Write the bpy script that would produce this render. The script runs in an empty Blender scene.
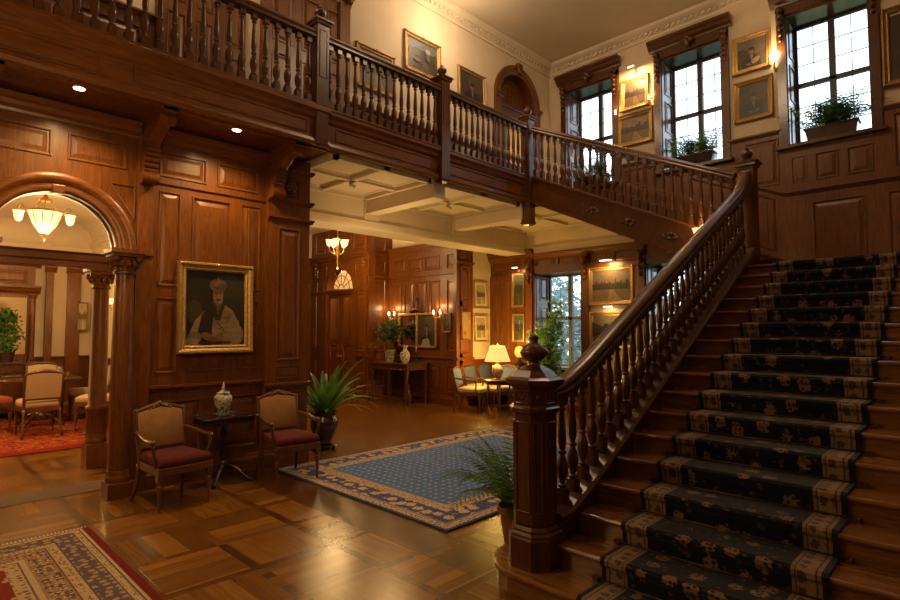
import bpy, math, random
from mathutils import Vector, Matrix
random.seed(7)
sc = bpy.context.scene
COL = sc.collection
PI = math.pi

# ------------------------------------------------------------------ camera, world, light, exposure
F, PITCH, YAW, EYE = 551.0, math.atan(30/551.0), math.radians(44.4), 1.75
fwd = Vector((math.cos(YAW)*math.cos(PITCH), math.sin(YAW)*math.cos(PITCH), math.sin(PITCH)))
cam_d = bpy.data.cameras.new('camera'); cam = bpy.data.objects.new('camera', cam_d); COL.objects.link(cam)
cam_d.sensor_width = 36; cam_d.lens = F/900*36; cam_d.clip_start = .05; cam_d.clip_end = 200
cam.location = (0, 0, EYE); cam.rotation_euler = fwd.to_track_quat('-Z', 'Y').to_euler()
sc.camera = cam
vs = sc.view_settings
vs.view_transform = 'Standard'; vs.look = 'None'; vs.exposure = -0.08; vs.gamma = 1; vs.use_curve_mapping = False
cy = sc.cycles
cy.use_denoising = True; cy.max_bounces = 7; cy.diffuse_bounces = 4; cy.glossy_bounces = 4; cy.transparent_max_bounces = 12
cy.sample_clamp_indirect = 4; cy.caustics_reflective = False; cy.caustics_refractive = False

SKY = 4.0
world = bpy.data.worlds.new('world'); sc.world = world; world.use_nodes = True
bg = world.node_tree.nodes['Background']; bg.inputs[0].default_value = (.80, .90, 1.0, 1); bg.inputs[1].default_value = SKY

WARM = (1.0, .63, .25)
def light(kind, loc, power, color=WARM, size=.2, size_y=None, aim=None, name='lamp_or_fill_light', spot=None, blend=.6):
    d = bpy.data.lights.new(name, kind); d.energy = power; d.color = color
    if kind == 'AREA':
        d.size = size
        if size_y: d.shape = 'RECTANGLE'; d.size_y = size_y
    else: d.shadow_soft_size = size
    if kind == 'SPOT': d.spot_size = spot or 1.5; d.spot_blend = blend
    o = bpy.data.objects.new(name, d); o.location = loc; COL.objects.link(o)
    if aim is not None: o.rotation_euler = (Vector(aim)-Vector(loc)).to_track_quat('-Z', 'Y').to_euler()
    return o
# unseen gallery lamps, then added fill lights without fittings for hall and stairs
SOFT = (1.0, .72, .44)
light('POINT', (2.2, 6.35, 6.9), 60, SOFT, size=.3)
light('POINT', (6.6, 6.25, 7.1), 60, SOFT, size=.3)
light('POINT', (6.0, 3.3, 7.25), 135, SOFT, size=.4)
light('POINT', (0.9, 3.6, 2.9), 74, size=.3)
light('POINT', (-1.6, 4.6, 2.6), 45, size=.3)
light('POINT', (5.6, 9.6, 3.0), 50, size=.25)
light('POINT', (5.7, 6.9, 2.7), 48, size=.25)
# daylight portals in the window openings
def portal(y0, y1, z0, z1):
    o = light('AREA', (10.98, (y0+y1)/2, (z0+z1)/2), 1, (1, 1, 1), y1-y0, z1-z0, (0, (y0+y1)/2, (z0+z1)/2), 'window_portal')
    o.data.size = z1-z0; o.data.size_y = y1-y0
    o.data.cycles.is_portal = True
UPW = [(5.43, 6.53), (3.30, 4.40), (1.16, 2.27)]
LOW = [(6.22, 7.40), (3.60, 4.75)]
for a, b in UPW: portal(a, b, 4.8, 7.02)
for a, b in LOW: portal(a, b, .9, 3.05)

# ------------------------------------------------------------------ materials
def newmat(name):
    m = bpy.data.materials.new(name); m.use_nodes = True; nt = m.node_tree
    return m, nt, nt.nodes['Principled BSDF']
def N(nt, t, **k):
    n = nt.nodes.new(t)
    for a, b in k.items(): setattr(n, a, b)
    return n
def L(nt, a, b): nt.links.new(a, b)
def ramp(nt, fac, stops, interp='LINEAR'):
    r = N(nt, 'ShaderNodeValToRGB'); r.color_ramp.interpolation = interp
    el = r.color_ramp.elements
    while len(el) < len(stops): el.new(.5)
    for e, (p, c) in zip(el, stops): e.position = p; e.color = (*c, 1)
    L(nt, fac, r.inputs[0]); return r.outputs[0]
def mth(nt, op, a, b=None, c=None):
    n = N(nt, 'ShaderNodeMath', operation=op)
    for i, v in enumerate((a, b, c)):
        if v is None: continue
        if isinstance(v, (int, float)): n.inputs[i].default_value = v
        else: L(nt, v, n.inputs[i])
    return n.outputs[0]
def mixc(nt, f, a, b, mode='MIX'):
    n = N(nt, 'ShaderNodeMix', data_type='RGBA', blend_type=mode)
    for i, v in ((0, f), (6, a), (7, b)):
        if isinstance(v, (int, float)): n.inputs[i].default_value = v
        elif isinstance(v, tuple): n.inputs[i].default_value = (*v, 1)
        else: L(nt, v, n.inputs[i])
    return n.outputs[2]
def noise(nt, vec, scale, detail=4, rough=.55, dist=0):
    n = N(nt, 'ShaderNodeTexNoise'); n.inputs['Scale'].default_value = scale; n.inputs['Detail'].default_value = detail
    n.inputs['Roughness'].default_value = rough; n.inputs['Distortion'].default_value = dist
    if vec is not None: L(nt, vec, n.inputs['Vector'])
    return n.outputs['Fac']
def pos(nt, scale=(1, 1, 1)):
    g = N(nt, 'ShaderNodeNewGeometry'); mp = N(nt, 'ShaderNodeMapping'); mp.inputs['Scale'].default_value = scale
    L(nt, g.outputs['Position'], mp.inputs['Vector']); return mp.outputs[0]
def bump(nt, b, h, strength=.2, dist=.01):
    n = N(nt, 'ShaderNodeBump'); n.inputs['Strength'].default_value = strength; n.inputs['Distance'].default_value = dist
    L(nt, h, n.inputs['Height']); L(nt, n.outputs[0], b.inputs['Normal'])

def wood(name, c0, c1, scale, rough=.38, coat=.12):
    m, nt, b = newmat(name)
    v = pos(nt, scale)
    f = noise(nt, v, 5.0, 6, .62, 1.2); f2 = noise(nt, pos(nt), 1.1, 2)
    c = ramp(nt, f, [(.32, c0), (.68, c1)])
    c = mixc(nt, .35, c, ramp(nt, f2, [(.3, (.45, .42, .4)), (.7, (1, 1, 1))]), 'MULTIPLY')
    L(nt, c, b.inputs['Base Color']); b.inputs['Roughness'].default_value = rough
    b.inputs['Coat Weight'].default_value = coat; b.inputs['Coat Roughness'].default_value = .18
    bump(nt, b, f, .06, .004)
    return m
W0, W1 = (.092, .0235, .003), (.222, .070, .0065)
wood_v = wood('mahogany_upright_grain', W0, W1, (6, 6, .7))
wood_x = wood('mahogany_grain_along_x', W0, W1, (.7, 6, 6))
wood_y = wood('mahogany_grain_along_y', W0, W1, (6, .7, 6))
dark_wood = wood('dark_polished_wood', (.050, .0155, .0035), (.130, .042, .0085), (5, 5, 1), .30, .4)
black_wood = wood('ebonised_wood', (.012, .006, .004), (.030, .014, .008), (4, 4, 2), .22, .5)
oak = wood('oak_stair_tread', (.165, .066, .013), (.33, .145, .032), (6, .6, 6), .25, .5)
chair_wood = wood('chair_wood', (.07, .026, .010), (.17, .065, .022), (6, 6, 1), .28, .4)

def plain(name, col, rough=.6, metal=0, ns=0, amt=.25, coat=0, bmp=0):
    m, nt, b = newmat(name)
    b.inputs['Roughness'].default_value = rough; b.inputs['Metallic'].default_value = metal; b.inputs['Coat Weight'].default_value = coat
    b.inputs['Base Color'].default_value = (*col, 1)
    if ns:
        f = noise(nt, pos(nt), ns, 5)
        L(nt, ramp(nt, f, [(.3, tuple(x*(1-amt) for x in col)), (.7, tuple(min(1, x*(1+amt)) for x in col))]), b.inputs['Base Color'])
        if bmp: bump(nt, b, f, bmp, .01)
    return m
cream = plain('cream_plaster', (.66, .54, .39), .7, ns=3, amt=.06)
ceil_m = plain('ceiling_plaster', (.68, .57, .42), .75, ns=1.5, amt=.07)
white_pl = plain('ivory_plaster', (.66, .56, .41), .7, ns=3, amt=.06)
gold = plain('gilt_frame', (.50, .31, .11), .42, .65, ns=45, amt=.35, bmp=.4)
dgold = plain('worn_gilt', (.36, .21, .075), .45, .6, ns=45, amt=.4, bmp=.4)
brass = plain('brass', (.65, .40, .13), .28, 1)
dbrass = plain('dull_brass', (.14, .075, .03), .4, .8)
iron = plain('black_iron', (.02, .018, .016), .45, .6)
cream_cloth = plain('cream_upholstery', (.50, .36, .22), .85, ns=60, amt=.1, bmp=.1)
tan_cloth = plain('tan_velvet', (.25, .115, .034), .75, ns=8, amt=.18)
red_cloth = plain('crimson_velvet', (.085, .006, .007), .95, ns=9, amt=.35)
orange_cloth = plain('orange_red_upholstery', (.45, .10, .04), .8, ns=30, amt=.2)
blue_cloth = plain('slate_blue_upholstery', (.075, .10, .25), .85, ns=40, amt=.15)
pot_glaze = plain('dark_glazed_pottery', (.055, .030, .024), .22, 0, ns=6, amt=.4, coat=.5)
terracotta = plain('terracotta', (.30, .12, .05), .7, ns=12, amt=.2)
lead = plain('dark_window_frame', (.055, .045, .042), .45)
soil = plain('potting_soil', (.03, .02, .012), .95, ns=30, amt=.4)
porcelain, nt, b = newmat('blue_white_porcelain')
f = noise(nt, pos(nt), 26, 5, .6, .6)
L(nt, ramp(nt, f, [(.42, (.06, .08, .18)), (.50, (.50, .43, .33)), (1, (.60, .52, .40))]), b.inputs['Base Color']); b.inputs['Roughness'].default_value = .12
def leafm(name, a, c):
    m, nt, b = newmat(name)
    L(nt, ramp(nt, noise(nt, pos(nt), 9, 2), [(.3, a), (.7, c)]), b.inputs['Base Color'])
    b.inputs['Roughness'].default_value = .5
    tl = N(nt, 'ShaderNodeBsdfTranslucent'); mx = N(nt, 'ShaderNodeMixShader'); mx.inputs[0].default_value = .4
    src = b.inputs['Base Color'].links[0].from_socket; L(nt, src, tl.inputs[0]); L(nt, b.outputs[0], mx.inputs[1]); L(nt, tl.outputs[0], mx.inputs[2])
    L(nt, mx.outputs[0], nt.nodes['Material Output'].inputs[0])
    return m
leaf_g = leafm('green_leaf', (.05, .13, .018), (.14, .30, .05))
leaf_d = leafm('dark_leaf', (.020, .050, .012), (.055, .11, .025))
leaf_l = leafm('pale_leaf', (.12, .26, .04), (.30, .48, .11))
leaf_o = leafm('garden_leaf', (.09, .14, .12), (.28, .38, .36))
def emis(name, col, s):
    m, nt, b = newmat(name)
    b.inputs['Base Color'].default_value = (*col, 1); b.inputs['Emission Color'].default_value = (*col, 1); b.inputs['Emission Strength'].default_value = s
    b.inputs['Roughness'].default_value = .5
    return m
shade_em = emis('lit_frosted_glass', (1, .74, .40), 1.15)
lamp_em = emis('lit_fabric_shade', (1, .55, .15), 1.25)
bulb_em = emis('lit_bulb', (1, .82, .55), 12)
spot_em = emis('lit_downlight_lens', (1, .86, .62), 9)
glass = bpy.data.materials.new('window_glass'); glass.use_nodes = True; nt = glass.node_tree; nt.nodes.clear()
o_ = N(nt, 'ShaderNodeOutputMaterial'); mx = N(nt, 'ShaderNodeMixShader'); tr = N(nt, 'ShaderNodeBsdfTransparent'); gl = N(nt, 'ShaderNodeBsdfGlossy')
tr.inputs[0].default_value = (.93, .95, .97, 1); gl.inputs['Roughness'].default_value = .03; mx.inputs[0].default_value = .06
L(nt, tr.outputs[0], mx.inputs[1]); L(nt, gl.outputs[0], mx.inputs[2]); L(nt, mx.outputs[0], o_.inputs[0])
mirror = plain('mirror_glass', (.80, .76, .70), .04, 1)
# painted canvas: colours come from the drawn shapes of each picture
canvas, nt, b = newmat('oil_on_canvas')
a = N(nt, 'ShaderNodeVertexColor', layer_name='Col')
L(nt, mixc(nt, .6, a.outputs[0], ramp(nt, noise(nt, pos(nt), 28, 5), [(.3, (.55, .55, .55)), (.7, (1.15, 1.15, 1.15))]), 'MULTIPLY'), b.inputs['Base Color'])
b.inputs['Roughness'].default_value = .42
# parquet: square panels framed by darker strips, each panel filled with staves
parq, nt, b = newmat('oak_parquet')
g = N(nt, 'ShaderNodeNewGeometry'); sp = N(nt, 'ShaderNodeSeparateXYZ'); L(nt, g.outputs['Position'], sp.inputs[0])
P_ = .655
def cell(c, off=0): 
    t = mth(nt, 'DIVIDE', mth(nt, 'ADD', c, off), P_)
    return mth(nt, 'FLOOR', t), mth(nt, 'FRACT', t)
ix, fx = cell(sp.outputs[0], .02+6.55); iy, fy = cell(sp.outputs[1], .04+6.55)
par = mth(nt, 'MODULO', mth(nt, 'ADD', ix, iy), 2)
strip = mth(nt, 'MAXIMUM', mth(nt, 'LESS_THAN', fx, .11), mth(nt, 'LESS_THAN', fy, .11))
stav = mth(nt, 'FLOOR', mth(nt, 'MULTIPLY', mth(nt, 'ADD', mth(nt, 'MULTIPLY', fx, par), mth(nt, 'MULTIPLY', fy, mth(nt, 'SUBTRACT', 1, par))), 7))
cv = N(nt, 'ShaderNodeCombineXYZ'); L(nt, mth(nt, 'ADD', ix, mth(nt, 'MULTIPLY', stav, 17.3)), cv.inputs[0]); L(nt, mth(nt, 'ADD', iy, mth(nt, 'MULTIPLY', strip, 31)), cv.inputs[1])
wn = N(nt, 'ShaderNodeTexWhiteNoise'); L(nt, cv.outputs[0], wn.inputs['Vector'])
gx = noise(nt, pos(nt, (1, 14, 1)), 3, 3, .5, .3); gy = noise(nt, pos(nt, (14, 1, 1)), 3, 3, .5, .3)
gr = mth(nt, 'ADD', mth(nt, 'MULTIPLY', gx, mth(nt, 'SUBTRACT', 1, par)), mth(nt, 'MULTIPLY', gy, par))
tone = mth(nt, 'ADD', mth(nt, 'MULTIPLY', wn.outputs[0], .30), mth(nt, 'MULTIPLY', gr, .34))
tone = mth(nt, 'ADD', tone, .19)
def between(v, a, b): return mth(nt, 'MULTIPLY', mth(nt, 'GREATER_THAN', v, a), mth(nt, 'LESS_THAN', v, b))
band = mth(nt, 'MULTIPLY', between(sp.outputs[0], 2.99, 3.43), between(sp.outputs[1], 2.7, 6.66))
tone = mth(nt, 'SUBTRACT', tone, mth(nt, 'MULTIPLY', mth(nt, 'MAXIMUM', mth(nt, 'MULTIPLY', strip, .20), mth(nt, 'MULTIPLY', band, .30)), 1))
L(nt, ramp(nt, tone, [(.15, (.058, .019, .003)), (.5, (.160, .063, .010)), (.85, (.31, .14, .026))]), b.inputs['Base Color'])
rr = N(nt, 'ShaderNodeMapRange'); L(nt, noise(nt, pos(nt), 2.2, 5), rr.inputs[0]); rr.inputs[3].default_value = .20; rr.inputs[4].default_value = .30
L(nt, rr.outputs[0], b.inputs['Roughness'])
edge = mth(nt, 'MINIMUM', mth(nt, 'ABSOLUTE', mth(nt, 'SUBTRACT', fx, .11)), mth(nt, 'ABSOLUTE', mth(nt, 'SUBTRACT', fy, .11)))
bump(nt, b, mth(nt, 'ADD', mth(nt, 'MULTIPLY', gr, .5), mth(nt, 'ADD', wn.outputs[0], mth(nt, 'LESS_THAN', edge, .006))), .22, .006)

def rug_mat(name, hx, hy, bands, field, motif, cell_size, motif_col, edge_motifs, rough=.95, dot=.27):
    """bands: (distance from edge, colour); edge_motifs: (from, to, colour, scale)"""
    m, nt, b = newmat(name)
    tc = N(nt, 'ShaderNodeTexCoord'); s = N(nt, 'ShaderNodeSeparateXYZ'); L(nt, tc.outputs['Object'], s.inputs[0])
    ax = mth(nt, 'SUBTRACT', hx, mth(nt, 'ABSOLUTE', s.outputs[0])); ay = mth(nt, 'SUBTRACT', hy, mth(nt, 'ABSOLUTE', s.outputs[1]))
    d = mth(nt, 'MINIMUM', ax, ay)
    vo = N(nt, 'ShaderNodeTexVoronoi'); vo.inputs['Scale'].default_value = 1/cell_size; vo.inputs['Randomness'].default_value = motif
    L(nt, tc.outputs['Object'], vo.inputs['Vector'])
    fcol = mixc(nt, mth(nt, 'LESS_THAN', vo.outputs['Distance'], dot), field, motif_col)
    n2 = noise(nt, tc.outputs['Object'], 40, 3)
    c = ramp(nt, mth(nt, 'DIVIDE', d, 1.6), [(p/1.6, q) for p, q in bands], 'CONSTANT')
    c = mixc(nt, mth(nt, 'GREATER_THAN', d, bands[-1][0]), c, fcol)
    for a0, a1, mc, scl, thr in edge_motifs:
        v = N(nt, 'ShaderNodeTexVoronoi'); v.inputs['Scale'].default_value = scl; v.inputs['Randomness'].default_value = .55; L(nt, tc.outputs['Object'], v.inputs['Vector'])
        dd = mth(nt, 'ADD', v.outputs['Distance'], mth(nt, 'MULTIPLY', mth(nt, 'SUBTRACT', n2, .5), .55))
        inb = mth(nt, 'MULTIPLY', mth(nt, 'GREATER_THAN', d, a0), mth(nt, 'LESS_THAN', d, a1))
        c = mixc(nt, mth(nt, 'MULTIPLY', inb, mth(nt, 'LESS_THAN', dd, thr)), c, mc)
    c = mixc(nt, .55, c, ramp(nt, noise(nt, tc.outputs['Object'], 55, 4, .7), [(.3, (.5, .5, .5)), (.7, (1.2, 1.2, 1.2))]), 'MULTIPLY')
    L(nt, c, b.inputs['Base Color']); b.inputs['Roughness'].default_value = rough; b.inputs['Specular IOR Level'].default_value = .15
    bump(nt, b, noise(nt, tc.outputs['Object'], 160, 2), .3, .004)
    return m
TANR, NAVY, BLUE = (.48, .36, .30), (.050, .075, .22), (.075, .175, .47)
blue_rug_m = rug_mat('blue_persian_rug', 2.085, 1.53,
    [(0, (.035, .055, .13)), (.035, TANR), (.12, NAVY), (.135, (.42, .27, .16)), (.15, NAVY), (.36, TANR), (.50, (.42, .27, .16)), (.515, BLUE)],
    BLUE, .25, .10, (.40, .31, .28), [(.035, .12, (.10, .075, .09), 24, .30), (.15, .36, (.54, .39, .27), 7.5, .42), (.16, .35, (.20, .14, .13), 26, .22), (.37, .50, (.16, .09, .07), 22, .30)], dot=.21)
red_rug_m = rug_mat('red_persian_rug', 1.5, 1.853,
    [(0, (.13, .009, .007)), (.055, (.42, .30, .19)), (.075, (.10, .06, .06)), (.085, (.42, .30, .19)), (.13, (.10, .07, .085)), (.29, (.42, .29, .18)), (.36, (.15, .07, .05)), (.375, (.27, .165, .10)), (.52, (.42, .30, .19)), (.56, (.14, .08, .07)), (.575, (.40, .28, .18)), (.66, (.17, .020, .012))],
    (.18, .022, .014), .7, .10, (.36, .25, .16), [(.14, .28, (.33, .21, .14), 15, .36), (.30, .355, (.15, .08, .06), 30, .32), (.38, .52, (.10, .06, .065), 13, .38), (.38, .52, (.46, .34, .22), 24, .28), (.38, .52, (.20, .05, .03), 31, .22), (.09, .125, (.10, .06, .06), 40, .3), (.585, .66, (.15, .07, .06), 18, .3)])
red_carpet_m = rug_mat('red_dining_carpet', 3.0, 1.9,
    [(0, (.20, .014, .012)), (.25, (.26, .022, .012)), (.30, (.30, .06, .02))], (.30, .05, .014), .8, .13, (.40, .20, .06), [(.3, 1.9, (.20, .014, .010), 5, .36), (.3, 1.9, (.42, .22, .07), 14, .2)])
# stair runner: pattern runs along the tread and down the riser
run_m, nt, b = newmat('navy_stair_runner')
g = N(nt, 'ShaderNodeNewGeometry'); s = N(nt, 'ShaderNodeSeparateXYZ'); L(nt, g.outputs['Position'], s.inputs[0])
al = mth(nt, 'ADD', s.outputs[0], s.outputs[2])
cv = N(nt, 'ShaderNodeCombineXYZ'); L(nt, s.outputs[1], cv.inputs[0]); L(nt, al, cv.inputs[1])
yc = mth(nt, 'SUBTRACT', .5825, mth(nt, 'ABSOLUTE', mth(nt, 'SUBTRACT', s.outputs[1], 1.2375)))
nb = noise(nt, cv.outputs[0], 55, 3)
def vor(scale, rnd, thr, amp=.4):
    v = N(nt, 'ShaderNodeTexVoronoi'); v.inputs['Scale'].default_value = scale; v.inputs['Randomness'].default_value = rnd; L(nt, cv.outputs[0], v.inputs['Vector'])
    return mth(nt, 'LESS_THAN', mth(nt, 'ADD', v.outputs['Distance'], mth(nt, 'MULTIPLY', mth(nt, 'SUBTRACT', nb, .5), amp)), thr), v
f1, v1 = vor(6.6, .5, .31, .45); f2, v2 = vor(19, .9, .27, .5); f3, v3 = vor(30, .5, .36, .3); f4, v4 = vor(6.6, .5, .40, .45)
c = mixc(nt, f2, (.007, .008, .019), (.085, .048, .028)); c = mixc(nt, f4, c, (.007, .008, .019)); c = mixc(nt, mth(nt, 'MULTIPLY', f1, mth(nt, 'GREATER_THAN', yc, .23)), c, (.21, .13, .075)); c = mixc(nt, mth(nt, 'MULTIPLY', f1, f3), c, (.035, .022, .022))
bd = ramp(nt, yc, [(0, (.012, .014, .032)), (.028, (.24, .15, .085)), (.05, (.05, .035, .035)), (.058, (.27, .18, .11)), (.145, (.07, .05, .05)), (.153, (.22, .14, .08)), (.172, (.012, .014, .032))], 'CONSTANT')
fb, vb = vor(13, .2, .34, .7)
bd = mixc(nt, mth(nt, 'MULTIPLY', fb, mth(nt, 'MULTIPLY', mth(nt, 'GREATER_THAN', yc, .06), mth(nt, 'LESS_THAN', yc, .143))), bd, (.085, .05, .045))
c = mixc(nt, mth(nt, 'GREATER_THAN', yc, .174), bd, c)
c = mixc(nt, .5, c, ramp(nt, noise(nt, cv.outputs[0], 70, 3), [(.3, (.5, .5, .5)), (.7, (1.25, 1.25, 1.25))]), 'MULTIPLY')
L(nt, c, b.inputs['Base Color']); b.inputs['Roughness'].default_value = .9; b.inputs['Specular IOR Level'].default_value = .2; b.inputs['Sheen Weight'].default_value = .22; b.inputs['Sheen Tint'].default_value = (.75, .85, 1, 1); b.inputs['Sheen Roughness'].default_value = .4

# ------------------------------------------------------------------ mesh helpers
class MB:
    def __init__(s): s.v = []; s.f = []; s.c = []; s.col = (1, 1, 1)
    def add(s, vs, fs):
        n = len(s.v); s.v += [tuple(p) for p in vs]; s.f += [tuple(i+n for i in f) for f in fs]; s.c += [s.col]*len(fs); return s
    def box(s, x0, y0, z0, x1, y1, z1):
        return s.add([(x0, y0, z0), (x1, y0, z0), (x1, y1, z0), (x0, y1, z0), (x0, y0, z1), (x1, y0, z1), (x1, y1, z1), (x0, y1, z1)],
                     [(0, 3, 2, 1), (4, 5, 6, 7), (0, 1, 5, 4), (1, 2, 6, 5), (2, 3, 7, 6), (3, 0, 4, 7)])
    def hexa(s, bot, top):
        return s.add(list(bot)+list(top), [(3, 2, 1, 0), (4, 5, 6, 7), (0, 1, 5, 4), (1, 2, 6, 5), (2, 3, 7, 6), (3, 0, 4, 7)])
    def prism(s, pts, off):
        n = len(pts); o = Vector(off)
        return s.add([tuple(p) for p in pts]+[tuple(Vector(p)+o) for p in pts],
                     [tuple(range(n-1, -1, -1)), tuple(range(n, 2*n))]+[(i, (i+1) % n, (i+1) % n+n, i+n) for i in range(n)])
    def extr(s, prof, O, A, B, off):
        O, A, B = Vector(O), Vector(A), Vector(B)
        return s.prism([O+A*p+B*q for p, q in prof], off)
    def lathe(s, prof, c=(0, 0, 0), seg=14, cap=True, sq=1.0):
        vs, fs = [], []; n = len(prof)
        for r, z in prof:
            for k in range(seg):
                a = 2*PI*k/seg; vs.append((c[0]+r*math.cos(a), c[1]+r*math.sin(a)*sq, c[2]+z))
        for i in range(n-1):
            for k in range(seg):
                k2 = (k+1) % seg; fs.append((i*seg+k, i*seg+k2, (i+1)*seg+k2, (i+1)*seg+k))
        if cap:
            fs.append(tuple(range(seg-1, -1, -1))); fs.append(tuple((n-1)*seg+k for k in range(seg)))
        return s.add(vs, fs)
    def poly_lathe(s, prof, c, shape):
        """profile of (scale, z) applied to a closed plan outline"""
        vs, fs = [], []; m = len(shape); n = len(prof)
        for r, z in prof: vs += [(c[0]+x*r, c[1]+y*r, c[2]+z) for x, y in shape]
        for i in range(n-1):
            for k in range(m): k2 = (k+1) % m; fs.append((i*m+k, i*m+k2, (i+1)*m+k2, (i+1)*m+k))
        fs.append(tuple(range(m-1, -1, -1))); fs.append(tuple((n-1)*m+k for k in range(m)))
        return s.add(vs, fs)
    def tube(s, pts, r, seg=8, cap=True):
        pts = [Vector(p) for p in pts]; n = len(pts)
        rs = r if isinstance(r, (list, tuple)) else [r]*n
        vs, fs = [], []; ref = None
        for i, p in enumerate(pts):
            t = (pts[min(i+1, n-1)]-pts[max(i-1, 0)]).normalized()
            if ref is None: ref = t.orthogonal().normalized()
            ref = (ref-t*ref.dot(t)).normalized(); q = t.cross(ref)
            for k in range(seg):
                a = 2*PI*k/seg; vs.append(p+(ref*math.cos(a)+q*math.sin(a))*rs[i])
        for i in range(n-1):
            for k in range(seg): k2 = (k+1) % seg; fs.append((i*seg+k, i*seg+k2, (i+1)*seg+k2, (i+1)*seg+k))
        if cap: fs += [tuple(range(seg-1, -1, -1)), tuple((n-1)*seg+k for k in range(seg))]
        return s.add(vs, fs)
    def sweep(s, path, prof, side):
        """section (side, up) swept along a path lying in a plane whose normal is side"""
        path = [Vector(p) for p in path]; side = Vector(side); n = len(path); m = len(prof); vs, fs = [], []
        for i, p in enumerate(path):
            t = (path[min(i+1, n-1)]-path[max(i-1, 0)]).normalized(); up = side.cross(t)
            if up.z < -1e-6 or (abs(up.z) < 1e-6 and up.x > 0): up = -up
            vs += [p+side*a+up*b for a, b in prof]
        for i in range(n-1):
            for k in range(m): k2 = (k+1) % m; fs.append((i*m+k, i*m+k2, (i+1)*m+k2, (i+1)*m+k))
        fs += [tuple(range(m-1, -1, -1)), tuple((n-1)*m+k for k in range(m))]
        return s.add(vs, fs)
    def ball(s, c, r, seg=12, rings=7, sz=1.0):
        return s.lathe([(max(.0005, r*math.sin(PI*i/rings)), -r*sz*math.cos(PI*i/rings)) for i in range(rings+1)], c, seg)
    def move(s, d, start=0):
        for i in range(start, len(s.v)): s.v[i] = tuple(s.v[i][k]+d[k] for k in range(3))
        return s
    def rotz(s, a):
        c_, s_ = math.cos(a), math.sin(a); s.v = [(x*c_-y*s_, x*s_+y*c_, z) for x, y, z in s.v]; return s

def obj(name, mb, mat, parent=None, smooth=False, bevel=0, loc=None, world=False, colors=False):
    me = bpy.data.meshes.new(name)
    vv = mb.v
    if world and parent is not None:
        p = parent.location; vv = [(a-p.x, b_-p.y, c_-p.z) for a, b_, c_ in vv]
    me.from_pydata(vv, [], mb.f)
    if colors:
        at = me.color_attributes.new('Col', 'FLOAT_COLOR', 'CORNER'); k = 0
        for f_, cc in zip(mb.f, mb.c):
            for _ in f_: at.data[k].color = (*cc, 1); k += 1
    me.materials.append(mat)
    if smooth: me.polygons.foreach_set('use_smooth', [True]*len(me.polygons))
    me.update()
    o = bpy.data.objects.new(name, me); COL.objects.link(o)
    if parent is not None: o.parent = parent
    if loc is not None: o.location = loc
    if bevel:
        md = o.modifiers.new('edge', 'BEVEL'); md.width = bevel; md.segments = 2; md.limit_method = 'ANGLE'; md.angle_limit = .7
    if smooth == 'auto' or smooth == 2:
        me.set_sharp_from_angle(angle=.9)
    return o
def tag(o, label, cat, group=None):
    o['label'] = label; o['category'] = cat
    if group: o['group'] = group
    return o
def thing(name, label, cat, loc=(0, 0, 0), rz=0, group=None):
    o = bpy.data.objects.new(name, None); COL.objects.link(o); o.empty_display_size = .1
    o.location = loc; o.rotation_euler = (0, 0, rz); return tag(o, label, cat, group)
def struct(o, label=None):
    o['kind'] = 'structure'
    if label: o['label'] = label
    return o
def kids(o): return [c for c in bpy.data.objects if c.parent == o]
def dup(root, loc, rz, label, group=None):
    r = root.copy(); COL.objects.link(r); r.location = loc; r.rotation_euler = (0, 0, rz); r['label'] = label
    if group: r['group'] = group
    for ch in kids(root):
        c_ = ch.copy(); COL.objects.link(c_); c_.parent = r
        for g_ in kids(ch):
            d = g_.copy(); COL.objects.link(d); d.parent = c_
    return r
def bez(p0, p1, p2, p3, n=8):
    p0, p1, p2, p3 = map(Vector, (p0, p1, p2, p3)); out = []
    for i in range(n+1):
        t = i/n; out.append(p0*(1-t)**3+p1*3*t*(1-t)**2+p2*3*t*t*(1-t)+p3*t**3)
    return out

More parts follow.
